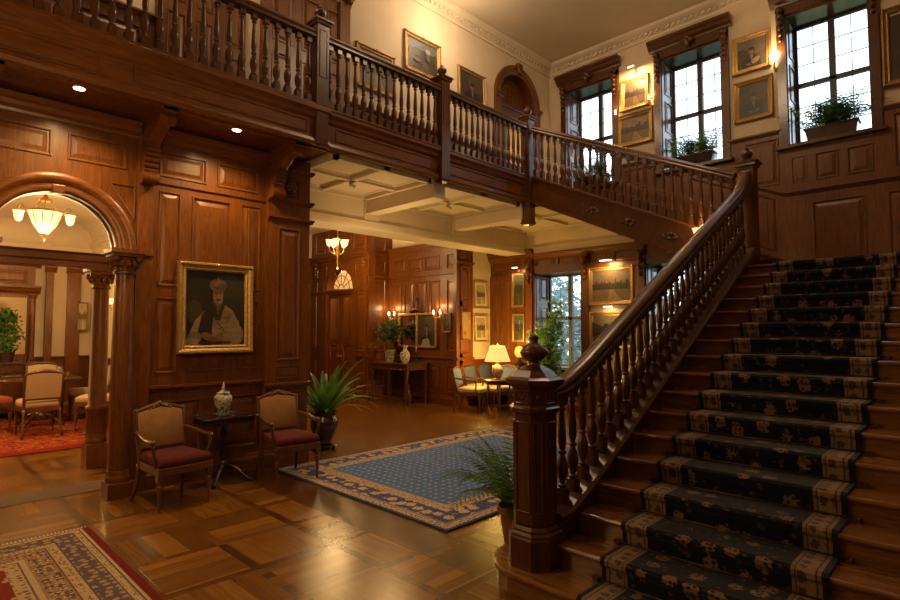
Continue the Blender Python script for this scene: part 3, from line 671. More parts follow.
m = MB().box(9.3, 8.8, 3.78, 9.4, 11.4, 4.5); obj('plaster_frieze', m, cream, wm)
m = MB(); sheet((0, 8.76, 0), (1, 0, 0), YN, 9.66, XW, 0, 4.5, (), (), .1, mb=m); wn_ = struct(obj('wall_nook', m, cream))
m = MB(); sheet((0, 8.73, 0), (1, 0, 0), YN, 9.66, XW, 0, 1.05, grid(9.7, 10.35, .25, .85, 2), (), .03, mb=m); run(m, RAILP, (9.66, 8.73, 1.0), YN, (.74, 0, 0)); obj('panelling', m, wood_v, wn_)
m = MB(); sheet((0, 11.25, 0), (1, 0, 0), YN, 8.45, 9.3, 0, 4.5, [(8.65, 9.08, 1.2, 3.05), (8.65, 9.08, .3, .95), (8.65, 9.08, 3.25, 3.55), (8.65, 9.08, 3.8, 4.4)], (), .1, mb=m)
for z in (3.68, 3.1): run(m, RAILP, (8.45, 11.25, z), YN, (.75, 0, 0))
struct(obj('wall_return', m, wood_v))
FC, FS, FR = 12.45, 2.78, .62
m = MB()
pn = [(11.35, 11.75, 1.2, 2.7), (11.35, 11.75, .3, .95), (13.2, 13.65, 1.2, 2.7), (13.2, 13.65, .3, .95)]+grid(11.25, 13.8, 3.88, 4.42, 4)+[(11.35, 11.8, 3.2, 3.5), (13.1, 13.6, 3.2, 3.5), (11.35, 11.7, 2.82, 3.1), (13.25, 13.6, 2.82, 3.1)]
sheet((8.5, 0, 0), (0, 1, 0), XN, 11.2, 13.9, 0, 4.5, pn, [(FC-FR, FC+FR, 0, FS+FR)], .2, mb=m); spandrel(m, FC, FS, FR, FS+FR, (8.5, 0, 0), (0, 1, 0), XN, .2)
run(m, CROWN, (8.5, 11.15, 3.60), XN, (0, 2.75, 0)); run(m, SKIRT, (8.5, 11.15, 0), XN, (0, FC-FR-11.25, 0)); run(m, SKIRT, (8.5, FC+FR+.1, 0), XN, (0, 13.9-FC-FR-.1, 0)); run(m, RAILP, (8.5, 11.2, 1.05), XN, (0, FC-FR-11.3, 0))
run(m, RAILP, (8.5, 11.2, 2.75), XN, (0, .62, 0)); run(m, RAILP, (8.5, 13.1, 2.75), XN, (0, .8, 0))
for y in (11.32, 13.6):
    for k in range(4): m.ball((8.44, y, 3.30+.09*k), .05+.006*k, 8, 5)
wd = struct(obj('wall_door', m, wood_v))
d = MB(); arch_ring(d, FC, FS, [(.60, -.18), (.60, .02), (.63, .05), (.69, .05), (.75, .03), (.75, -.02), (.62, -.02), (.62, -.18)], (8.5, 0, 0), (0, 1, 0), XN, 28)
for s_ in (1, -1): d.box(8.44, FC+s_*.675-.075, 0, 8.52, FC+s_*.675+.075, FS)
d.box(8.46, FC-.6, FS-.07, 8.62, FC+.6, FS+.05); run(d, RAILP, (8.46, FC-.72, FS-.03), XN, (0, 1.44, 0))
door3 = struct(obj('door_3', d, wood_v))
m = MB().prism([(8.46, FC-.06, FS+.58), (8.46, FC+.06, FS+.58), (8.46, FC+.09, FS+.80), (8.46, FC-.09, FS+.80)], (-.07, 0, 0)); obj('keystone', m, wood_v, door3, bevel=.01)
for k, (a, b_) in enumerate(((FC-.60, FC-.01), (FC+.01, FC+.60))):
    m = MB(); sheet((8.53, 0, 0), (0, 1, 0), XN, a, b_, 0, FS-.07, [(a+.1, b_-.1, .2, .75), (a+.1, b_-.1, .9, 1.35)], [(a+.1, b_-.1, 1.5, 2.6)], .05, mb=m); dl = obj('door_leaf', m, wood_v, door3)
    m = MB().box(8.55, a+.1, 1.5, 8.555, b_-.1, 2.6); obj('pane', m, glass, dl)
    m = MB().ball((8.50, (b_-.05 if k == 0 else a+.05), 1.05), .03); obj('door_knob', m, brass, dl, smooth=True)
m = MB()
m.prism([(8.535, FC+.60*math.cos(PI*i/20), FS+.05+.56*math.sin(PI*i/20)) for i in range(21)], (.006, 0, 0)); obj('fanlight_pane', m, glass, door3)
m = MB()
for a in (PI*.17, PI*.33, PI*.5, PI*.67, PI*.83): m.tube([(8.525, FC+.12*math.cos(a), FS+.05+.12*math.sin(a)), (8.525, FC+.60*math.cos(a), FS+.05+.56*math.sin(a))], .012, 5)
for r in (.14, .38): m.tube([(8.525, FC+r*math.cos(PI*i/16), FS+.05+r*math.sin(PI*i/16)) for i in range(17)], .011, 5)
obj('fanlight_tracery', m, dark_wood, door3)
m = MB().box(10.2, 11.4, 0, 10.3, 13.6, 4.0); m.box(8.75, 11.36, 0, 10.2, 11.42, 4.0); m.box(8.75, 13.6, 0, 10.2, 13.7, 4.0); m.box(8.72, 11.4, 3.95, 10.3, 13.6, 4.02); wv = struct(obj('wall_vestibule', m, cream))
m = MB(); sheet((0, 13.59, 0), (1, 0, 0), YN, 8.75, 10.18, 0, 2.95, grid(8.8, 10.15, 1.1, 2.75, 3)+grid(8.8, 10.15, .3, .9, 3), (), .01, mb=m); sheet((10.19, 0, 0), (0, 1, 0), XN, 11.42, 13.6, 0, 2.95, grid(11.5, 13.5, 1.1, 2.75, 4)+grid(11.5, 13.5, .3, .9, 4), (), .02, mb=m); obj('panelling', m, wood_v, wv)
light('POINT', (9.5, 12.4, 3.5), 80, size=.12)
m = MB(); sheet((0, 13.9, 0), (1, 0, 0), YN, 3.3, 8.75, 0, 3.75, grid(3.4, 8.45, 1.2, 3.4, 7)+grid(3.4, 8.45, .3, .95, 7), (), .1, mb=m); run(m, CROWN, (3.3, 13.9, 3.62), YN, (5.1, 0, 0)); wf = struct(obj('wall_far', m, wood_v))
m = MB().box(3.3, 13.90, 3.70, 8.8, 14.1, 4.6); obj('plaster_frieze', m, white_pl, wf)
m = MB().box(3.2, 7.04, 0, 3.4, 14.6, 4.6); wp = struct(obj('wall_dining_right', m, cream))
m = MB(); sheet((3.19, 0, 0), (0, 1, 0), XN, 7.04, 14.5, 0, 1.15, grid(7.1, 14.45, .3, .95, 9), (), .02, mb=m); run(m, RAILP, (3.19, 7.04, 1.12), XN, (0, 7.5, 0)); obj('panelling', m, wood_v, wp)
m = MB(); sheet((3.41, 0, 0), (0, 1, 0), XP, 7.04, 13.9, 0, 3.75, grid(7.1, 13.8, 1.2, 3.4, 8)+grid(7.1, 13.8, .3, .95, 8), (), .02, mb=m); obj('panelling', m, wood_v, wp)

# ---- dining room shell
m = MB().box(-3.6, 14.5, 0, 3.3, 14.7, 4.1); wb = struct(obj('wall_dining_back', m, cream))
m = MB(); sheet((0, 14.48, 0), (1, 0, 0), YN, -3.5, 3.2, 0, 1.15, grid(-3.4, 3.1, .3, .95, 9), (), .02, mb=m); run(m, RAILP, (-3.5, 14.48, 1.12), YN, (6.7, 0, 0))
for x in (1.35, 2.42, 2.86, -.2):
    w_ = .065 if x != 2.86 else .12
    m.box(x-w_, 14.36, 0, x+w_, 14.48, 3.15); run(m, CROWN, (x-w_-.04, 14.36, 2.98), YN, (2*w_+.08, 0, 0), .8); run(m, SKIRT, (x-w_-.02, 14.36, 0), YN, (2*w_+.04, 0, 0))
obj('panelling', m, wood_v, wb)
m = MB().box(-3.6, 7.0, 4.06, 3.3, 14.6, 4.15)
COVE = [(0, -.40)]+[(.40-.40*math.cos(PI*k/20), -.40+.40*math.sin(PI*k/20)) for k in range(1, 11)]+[(0, 0)]
run(m, COVE, (-3.5, 14.5, 4.06), YN, (6.7, 0, 0)); run(m, COVE, (3.2, 7.04, 4.06), XN, (0, 7.46, 0))
run(m, RAILP, (-3.5, 14.5, 3.58), YN, (6.7, 0, 0), 1.2); run(m, RAILP, (3.2, 7.04, 3.58), XN, (0, 7.4, 0), 1.2)
struct(obj('ceiling.003', m, white_pl))
m = MB().box(-3.6, -2.6, 0, -3.5, 14.6, 7.9); m2 = struct(obj('wall_back', m, cream))
m = MB(); sheet((-3.5, 0, 0), (0, 1, 0), XP, -2.5, 6.7, 0, 3.0, grid(-2.4, 6.6, 1.2, 2.8, 9)+grid(-2.4, 6.6, .3, .95, 9), (), .02, mb=m); obj('panelling', m, wood_v, m2)
m = MB().box(-3.6, -2.6, 0, 10.6, -2.5, 7.9); m2 = struct(obj('wall_right', m, cream))
m = MB(); sheet((0, -2.5, 0), (1, 0, 0), (0, 1, 0), -3.5, 10.3, 0, 3.6, grid(-3.4, 10.2, 1.2, 3.3, 14)+grid(-3.4, 10.2, .3, .95, 14), (), .02, mb=m); obj('panelling', m, wood_v, m2)

m = MB(); sheet((0, 7.03, 0), (1, 0, 0), (0, 1, 0), -3.5, 3.2, 0, 4.05, (), [(AC-AR, AC+AR, 0, AS+AR)], .02, mb=m); spandrel(m, AC, AS, AR, AS+AR, (0, 7.03, 0), (1, 0, 0), (0, 1, 0), .02); struct(obj('wall_dining_front', m, cream))
# ---- entablature and columns of the dining room screen
m = MB(); run(m, [(0, 0), (.03, .0), (.03, .06), (.05, .08), (.05, .15), (.09, .18), (-.19, .18), (-.15, .15), (-.15, .08), (-.13, .06), (-.13, 0)], (-2.6, 8.25, 2.55), YN, (4.72, 0, 0))
tag(obj('screen_beam', m, wood_x), 'long dark wooden beam resting on the free column inside the dining room arch', 'beam')
def column(name, label, x, y, r, ht, drum=.0, rz=0):
    t = thing(name, label, 'column', (x, y, 0), rz)
    ph = .16 if not drum else .30
    m = MB().box(-r*1.28, -r*1.28, 0, r*1.28, r*1.28, ph); obj('plinth', m, wood_v, t, bevel=.006)
    m = MB().lathe([(r*1.24, ph), (r*1.27, ph+.03), (r*1.24, ph+.06), (r*1.17, ph+.07), (r*1.22, ph+.10), (r*1.15, ph+.12)], seg=24); obj('base', m, wood_v, t, smooth=2)
    z1 = ht-.27; m = MB()
    if drum:
        m.lathe([(r*1.2, ph+.12), (r*1.2, drum-.05), (r*1.32, drum-.04), (r*1.32, drum), (r*1.22, drum+.015), (r*1.05, drum+.03), (r*.95, z1)], seg=24)
    else: m.lathe([(r*1.08, ph+.12), (r*1.1, ph+.7), (r*1.06, 1.5), (r*.93, z1)], seg=24)
    obj('shaft', m, wood_v, t, smooth=2)
    m = MB().lathe([(r*.95, z1), (r*1.12, z1+.01), (r*1.12, z1+.035), (r*.98, z1+.045), (r*1.0, z1+.09), (r*1.25, z1+.15), (r*1.45, z1+.18)], seg=24)
    for k in range(12):
        a = 2*PI*k/12; m.ball((r*1.18*math.cos(a), r*1.18*math.sin(a), z1+.12), .032, 6, 5, 1.4)
    for k in range(4):
        a = PI/4+k*PI/2; m.ball((r*1.6*math.cos(a), r*1.6*math.sin(a), z1+.165), .04, 8, 6)
    m.box(-r*1.5, -r*1.5, z1+.19, r*1.5, r*1.5, z1+.225); m.box(-r*1.75, -r*1.75, z1+.225, r*1.75, r*1.75, ht)
    obj('capital', m, wood_v, t, smooth=2)
column('column', 'dark wooden column carrying the right foot of the arch beside the portrait wall', 1.775, YL-.05, .098, 2.61)
column('column', 'dark wooden column carrying the hidden left foot of the dining room arch', .545, YL-.05, .098, 2.61)
column('column', 'free standing dark wooden column inside the arch with a thicker lower drum, under the beam end', 1.95, 8.32, .10, 2.55, drum=.76)

# ------------------------------------------------------------------ staircase
SY0, SY1, BYL = .30, 2.17, 2.27          # right edge, left edge and balustrade line of the main flight
st = thing('staircase', 'broad dark oak main staircase with closed string rising to the landing under the tall windows', 'staircase', (3.2, 1.25, 0))
for n in range(2, 17):
    x = SX(n); z = n*RISE
    m = MB().box(x, SY0, z-.035, x+GO+.04, SY1, z); obj('tread', m, oak, st, bevel=.014, world=True)
    m = MB().box(x+.03, SY0, z-RISE, x+.055, SY1, z-.033); obj('riser', m, oak, st, world=True)
# curtail step
def curtail(r, x):
    pts = [(SX(2)+.05, SY0), (x, SY0), (x, 2.10)]
    cx, cy_ = x+r, 2.32
    pts = [(SX(2)+.30, SY0), (x, SY0)]+[(cx-r*math.cos(a), cy_+r*math.sin(a)) for a in [PI*k/16 for k in range(0, 13)]]+[(SX(2)+.30, 2.45)]
    return pts
x1 = SX(1)
m = MB().prism([(a, b_, RISE-.038) for a, b_ in curtail(.345, x1)], (0, 0, .038)); obj('tread', m, oak, st, bevel=.014, world=True)
m = MB().prism([(a, b_, 0) for a, b_ in curtail(.315, x1+.03)], (0, 0, RISE-.036)); obj('riser', m, oak, st, world=True)
# landing
m = MB(); m.box(SX(17), SY0-.9, LZ-.035, XW-.04, 2.36, LZ); m.box(SX(17)+.03, SY0-.9, LZ-.28, XW-.04, 2.36, LZ-.035); obj('landing', m, oak, st, bevel=.012, world=True)
# strings
def nz(x): return (x-X0)/GO*RISE
def string(y0, y1, name):
    top = [(3.30, .47), (3.45, .48), (3.62, .55), (3.80, nz(3.80)+.03)]+[(7.95, nz(7.95)+.03)]
    bot = [(7.95, LZ-.42), (7.0, nz(7.0)-.40), (3.6, nz(3.6)-.40), (3.30, .10)]
    m = MB().prism([(x, y0, z) for x, z in top+bot], (0, y1-y0, 0)); o = obj(name, m, dark_wood, st, bevel=.006, world=True)
    m = MB(); m.sweep([(x, (y0+y1)/2, z) for x, z in top], [(-(y1-y0)/2-.02, -.045), ((y1-y0)/2+.02, -.045), ((y1-y0)/2+.02, -.01), ((y1-y0)/2, .012), (-(y1-y0)/2, .012), (-(y1-y0)/2-.02, -.01)], (0, 1, 0)); obj('string_moulding', m, dark_wood, o if False else st, world=True)
string(BYL-.10, BYL+.10, 'string'); string(SY0-.19, SY0+.01, 'string')
m = MB().prism([(3.4, BYL+.02, 0), (8.0, BYL+.02, 0), (8.0, BYL+.02, LZ-.3), (7.0, BYL+.02, nz(7)-.3), (3.4, BYL+.02, .3)], (0, .05, 0)); obj('spandrel_panel', m, wood_v, st, world=True)

RAILSEC = [(-.070, -.055), (.070, -.055), (.074, -.03), (.060, -.012), (.072, .005), (.070, .03), (.045, .048), (0, .056), (-.045, .048), (-.070, .03), (-.072, .005), (-.060, -.012), (-.074, -.03)]
path = [(3.30, BYL, 1.315), (3.42, BYL, 1.325), (3.55, BYL, 1.36), (3.70, BYL, 1.425), (3.85, BYL, nz(3.85)+.865)]+[(x, BYL, nz(x)+.865) for x in (4.2, 5, 6, 7, 7.35)]
path += [(7.55, BYL, nz(7.55)+.867), (7.70, BYL, nz(7.7)+.88), (7.80, BYL, nz(7.8)+.91), (7.88, BYL, nz(7.88)+.96), (7.95, BYL, nz(7.95)+1.03)]
m = MB().sweep(path, RAILSEC, (0, 1, 0)); obj('handrail', m, dark_wood, st, smooth=2, world=True)

def baluster_mb(h, slope=0, axis=0, k=1.0):
    m = MB()
    def block(z0, z1, r):
        q = [(-r, -r), (r, -r), (r, r), (-r, r)]
        m.hexa([(x, y, z0+(slope*(x if axis == 0 else y) if z0 < .05 else 0)) for x, y in q], [(x, y, z1+(slope*(x if axis == 0 else y) if z1 > h-.05 else 0)) for x, y in q])
    block(-.02, .115, .036*k); block(h-.085, h+.02, .032*k)
    pr = [(.020, .113), (.034, .122), (.035, .136), (.020, .148), (.024, .165), (.038, .205), (.043, .25), (.038, .295), (.024, .335), (.019, .352), (.030, .362), (.031, .376), (.020, .386), (.026, .41), (.031, .45), (.028, .52), (.017, h-.145), (.017, h-.135), (.029, h-.125), (.029, h-.112), (.018, h-.102), (.024, h-.084)]
    m.lathe([(r*k, z) for r, z in pr], seg=12, cap=False); return m
def row(parent, first_mb, spots, mat=dark_wood):
    first = None
    for p in spots:
        q = (p[0]-parent.location.x, p[1]-parent.location.y, p[2]-parent.location.z)
        if first is None: first = obj('baluster', first_mb, mat, parent, smooth=2, loc=q)
        else: c_ = first.copy(); COL.objects.link(c_); c_.parent = parent; c_.location = q
H1 = .775
xs = [3.49+.1424*k for k in range(31)]
lowb = [x for x in xs if x < 3.82]; hib = [x for x in xs if x >= 3.82 and x < 7.86]
row(st, baluster_mb(H1, RISE/GO), [(x, BYL, nz(x)+.04) for x in hib])
for x, z0, h in zip(lowb, (.49, .53, .60), (.80, .805, .79)): row(st, baluster_mb(h, .25), [(x, BYL, z0)])

def octo(h, c): return [(-h, -h+c), (-h+c, -h), (h-c, -h), (h, -h+c), (h, h-c), (h-c, h), (-h+c, h), (-h, h-c)]
nw = (3.20, 2.305); OC = octo(1, .52)
m = MB(); m.poly_lathe([(.172, RISE), (.172, .345), (.165, .36), (.165, .375), (.150, .39), (.150, .405), (.136, .425), (.136, .44)], (*nw, 0), OC); np_ = obj('newel_post', m, dark_wood, st, world=True)
m = MB(); m.poly_lathe([(.136, .43), (.136, 1.175), (.152, 1.185), (.160, 1.20), (.160, 1.215), (.148, 1.225), (.140, 1.235), (.140, 1.345), (.150, 1.355), (.172, 1.37), (.188, 1.385), (.188, 1.41), (.165, 1.425), (.150, 1.43), (.11, 1.47), (.085, 1.485), (.06, 1.50)], (*nw, 0), OC)
for (dx, dy) in ((-1, 0), (0, -1), (1, 0), (0, 1)):      # sunk panels shown by raised frames
    for z0, z1, w_ in ((.52, 1.12, .052), (1.25, 1.33, .055)):
        ux, uy = -dy, dx; r = .137 if z0 < 1 else .141
        P4 = [(nw[0]+dx*r+ux*s_*w_, nw[1]+dy*r+uy*s_*w_, z) for s_, z in ((-1, z0), (1, z0), (1, z1), (-1, z1))]
        for k in range(4): m.tube([P4[k], P4[(k+1) % 4]], .007, 6)
    for k in range(5): m.ball((nw[0]+dx*.134-dy*(k-2)*.018, nw[1]+dy*.134+dx*(k-2)*.018, 1.29+.010*((k % 2)*2-1)), .013, 6, 4)
for (dx, dy) in ((-1, -1), (1, -1), (-1, 1), (1, 1)):
    q = .70710678; r = .136*.74+.001; r = (.136*(1-.26))*1.4142
    ux, uy = -dy*q, dx*q; P4 = [(nw[0]+dx*q*r+ux*s_*.028, nw[1]+dy*q*r+uy*s_*.028, z) for s_, z in ((-1, .52), (1, .52), (1, 1.12), (-1, 1.12))]
    for k in range(4): m.tube([P4[k], P4[(k+1) % 4]], .006, 6)
    m.ball((nw[0]+dx*q*(r-.004), nw[1]+dy*q*(r-.004), 1.29), .018, 6, 4)
o_ = obj('newel_shaft', m, dark_wood, st, smooth=False, world=True)
m = MB().lathe([(.070, 1.488), (.052, 1.50), (.038, 1.515), (.040, 1.53), (.070, 1.545), (.092, 1.57), (.100, 1.595), (.096, 1.605), (.082, 1.625), (.060, 1.645), (.036, 1.66), (.030, 1.672), (.028, 1.68), (.034, 1.69), (.034, 1.70), (.022, 1.715), (.006, 1.725)], (*nw, 0), 24)
obj('finial', m, dark_wood, st, smooth=2, world=True)

def newel(parent, x, y, z0, z1, h=.085, pend=True):
    m = MB(); sq = [(-1, -1), (1, -1), (1, 1), (-1, 1)]
    m.poly_lathe([(h, z0), (h, z1-.09), (h*1.25, z1-.075), (h*1.3, z1-.05), (h*1.5, z1-.035), (h*1.5, z1-.012), (h*1.1, z1), (h*.6, z1+.02)], (x, y, 0), sq)
    for dx, dy in ((-1, 0), (0, -1)):
        ux, uy = -dy, dx
        P4 = [(x+dx*h+ux*s_*h*.6, y+dy*h+uy*s_*h*.6, z) for s_, z in ((-1, z1-.75), (1, z1-.75), (1, z1-.15), (-1, z1-.15))]
        for k in range(4): m.tube([P4[k], P4[(k+1) % 4]], .006, 5)
    if pend: m.poly_lathe([(h*.2, z0-.07), (h*.9, z0-.045), (h*1.15, z0-.02), (h*1.15, z0)], (x, y, 0), sq)
    o = obj('newel_post', m, dark_wood, parent, world=True)
    m = MB().lathe([(.034, z1+.015), (.028, z1+.03), (.05, z1+.05), (.072, z1+.085), (.076, z1+.11), (.066, z1+.135), (.040, z1+.155), (.028, z1+.165), (.034, z1+.175), (.022, z1+.195), (.004, z1+.21)], (x, y, 0), 14)
    obj('finial', m, dark_wood, parent, smooth=2, world=True)
newel(st, 8.05, 2.265, 2.25, 4.02, .10)

# second flight along the window wall
s2 = thing('upper_staircase', 'second flight of the dark wooden stairs climbing left along the window wall to the gallery', 'staircase', (9.2, 4.0, 2.5))
def nz2(y): return GZ-(5.9-y)*.458
for k in range(1, 13):
    y, z = 5.9-k*.325, GZ-k*.149
    m = MB(); m.box(8.18, y-.02, z-.035, XW-.05, y+.345, z); obj('tread', m, oak, s2, world=True, bevel=.01)
    m = MB(); m.box(8.18, y+.01, max(z-.149, LZ), XW-.05, y+.03, z-.03); obj('riser', m, oak, s2, world=True)
m = MB().box(8.18, 5.9, GZ-.149, XW-.05, 5.93, GZ-.002); obj('riser', m, oak, s2, world=True)
tp = [(y, nz2(y)+.07) for y in (2.41, 5.775)]; bt = [(5.775, GB-.03), (5.35, nz2(5.35)-.43), (2.41, nz2(2.41)-.43)]
m = MB().prism([(7.99, y, z) for y, z in tp+bt], (.13, 0, 0)); sg = obj('string', m, dark_wood, s2, bevel=.005, world=True)
m = MB()
SEC = [(-.085, -.04), (.085, -.04), (.085, -.01), (.06, .015), (-.06, .015), (-.085, -.01)]
m.sweep([(8.05, y, z) for y, z in ((2.44, nz2(2.44)+.07), (5.76, nz2(5.76)+.07))], SEC, (1, 0, 0))
m.sweep([(8.04, y, z+.02) for y, z in ((5.76, nz2(5.76)-.41), (2.43, nz2(2.43)-.41))], [(-.07, -.03), (.05, -.03), (.05, .03), (-.07, .03)], (1, 0, 0))
m.sweep([(8.0, y, z-.12) for y, z in tp], [(-.02, -.012), (.02, -.012), (.02, .012), (-.02, .012)], (1, 0, 0))
obj('string_moulding', m, dark_wood, s2, world=True)
for yc in (4.55, 3.95, 3.3, 2.75):
    m = MB(); zc = nz2(yc)-.17
    for k in range(9):
        a = k*.7; r = .02+.010*k; m.ball((7.985, yc+r*math.cos(a)*1.3, zc+r*math.sin(a)*.6+.458*r*math.cos(a)), .026, 6, 4)
    obj('carving', m, dark_wood, s2, smooth=True, world=True)
m = MB().prism([(8.1, 5.3, nz2(5.3)-.28), (8.1, 5.3, nz2(5.3)-.34), (8.1, 2.4, nz2(2.4)-.34), (8.1, 2.4, nz2(2.4)-.28)], (XW-8.15, 0, 0)); obj('soffit', m, wood_y, s2, world=True)
m = MB().sweep([(8.05, y, nz2(y)+.94) for y in (5.775, 5, 4, 3, 2.42)], [(a*.85, b_*.9) for a, b_ in RAILSEC], (1, 0, 0)); obj('handrail', m, dark_wood, s2, smooth=2, world=True)
row(s2, baluster_mb(.80, .458, 1, .95), [(8.05, 5.72-.1355*k, nz2(5.72-.1355*k)+.085) for k in range(25)])

# gallery balustrade
gb = thing('gallery_balustrade', 'long dark wooden balustrade with turned balusters along the edge of the upper gallery', 'balustrade', (3.6, 5.9, GZ))
NX = [-.60, 3.68, 5.85, 8.05]
for x in NX[:-1]: newel(gb, x, 5.90, GB+.0, 5.64, .085, x > 4)
newel(gb, NX[-1], 5.90, 3.69, 5.64, .088)
GS = [(a*.95, b_) for a, b_ in RAILSEC]
m = MB().box(-3.4, 5.83, GZ-.0, 8.05, 5.97, GZ+.035); obj('base_rail', m, dark_wood, gb, bevel=.01, world=True)
for a, b_ in zip([-3.4]+NX[:-1], NX):
    m = MB().sweep([(a+.08, 5.90, 5.44), (b_-.08, 5.90, 5.44)], GS, (0, 1, 0)); obj('handrail', m, dark_wood, gb, smooth=2, world=True)
spots = []
for a, b_ in zip([-2.92]+NX[:-1], NX):
    k = 15 if a > 0 else 29; st_ = (b_-a-.17)/k
    if a > -.8: spots += [(a+.085+st_*(i+.5), 5.90, GZ+.035) for i in range(k)]
row(gb, baluster_mb(.86, 0, 0, 1.0), spots)

# runner and rods
def runner():
    pts = [(SX(1)-.02, .0)]
    for n in range(1, 18):
        x, z = SX(n), n*RISE
        pts += [(x+.008, z-.055), (x-.014, z-.030), (x-.014, z-.002), (x+.008, z+.014), (x+GO+.012, z+.012)] if n < 17 else [(x+.008, z-.055), (x-.014, z-.030), (x-.014, z-.002), (x+.008, z+.014), (x+2.4, z+.012)]
    m = MB(); ya, yb = .655, 1.82; vs_, fs_ = [], []
    out = [(x-.004, z+.004) for x, z in pts]; inn = [(x+.005, z-.007) for x, z in pts]
    n = len(pts)
    for q in (out, inn):
        for x, z in q: vs_ += [(x, ya, max(z, .001)), (x, yb, max(z, .001))]
    for i in range(n-1): fs_.append((2*i, 2*i+1, 2*i+3, 2*i+2))
    for i in range(n-1): fs_ += [(2*i, 2*i+2, 2*n+2*i+2, 2*n+2*i), (2*i+1, 2*n+2*i+1, 2*n+2*i+3, 2*i+3)]
    return m.add(vs_, fs_)
rn = obj('stair_runner', runner(), run_m); tag(rn, 'dark navy floral carpet runner with tan borders laid up the main staircase', 'carpet')
ORD = ['', 'first', 'second', 'third', 'fourth', 'fifth', 'sixth', 'seventh', 'eighth', 'ninth', 'tenth', 'eleventh', 'twelfth', 'thirteenth', 'fourteenth', 'fifteenth', 'sixteenth', 'topmost']
for n in range(2, 18):
    x, z = SX(n)-.004, (n-1)*RISE+.025
    t = thing('stair_rod', 'thin dark metal stair rod clamping the runner below the %s step from the bottom' % ORD[n] if n < 17 else 'thin dark metal stair rod clamping the runner just below the landing', 'stair rod', (x, 1.2375, z), 0, 'stair rods holding the runner')
    m = MB().tube([(0, -.64, 0), (0, .64, 0)], .0045, 8); obj('rod', m, dbrass, t, smooth=True)
    for s_ in (-1, 1):
        m = MB(); m.ball((0, s_*.64, 0), .010, 8, 5); m.box(-.004, s_*.625-.018, -.020, .026, s_*.625+.018, .006); obj('bracket', m, dbrass, t)

# ------------------------------------------------------------------ rugs
def rug(name, label, x0, x1, y0, y1, mat, h=.012):
    m = MB().box(-(x1-x0)/2, -(y1-y0)/2, 0, (x1-x0)/2, (y1-y0)/2, h)
    o = obj(name, m, mat, loc=((x0+x1)/2, (y0+y1)/2, .002)); return tag(o, label, 'rug')
rug('rug', 'large blue rug with tan floral border on the parquet before the stairs', 3.45, 7.62, 3.42, 6.48, blue_rug_m)
r_ = rug('rug', 'red and tan oriental rug cut by the lower left corner of the photo', -1.68, 1.32, 2.17, 5.77, red_rug_m)
m = MB()
for k in range(110):
    x = -1.49+k*.0272; m.box(x, 1.80, 0, x+.012, 1.80+.045, .006)
fr_ = obj('fringe', m, cream_cloth, r_)
rug('carpet', 'bright red carpet on the dining room floor under the round table', -2.9, 3.1, 9.75, 13.55, red_carpet_m, .010)

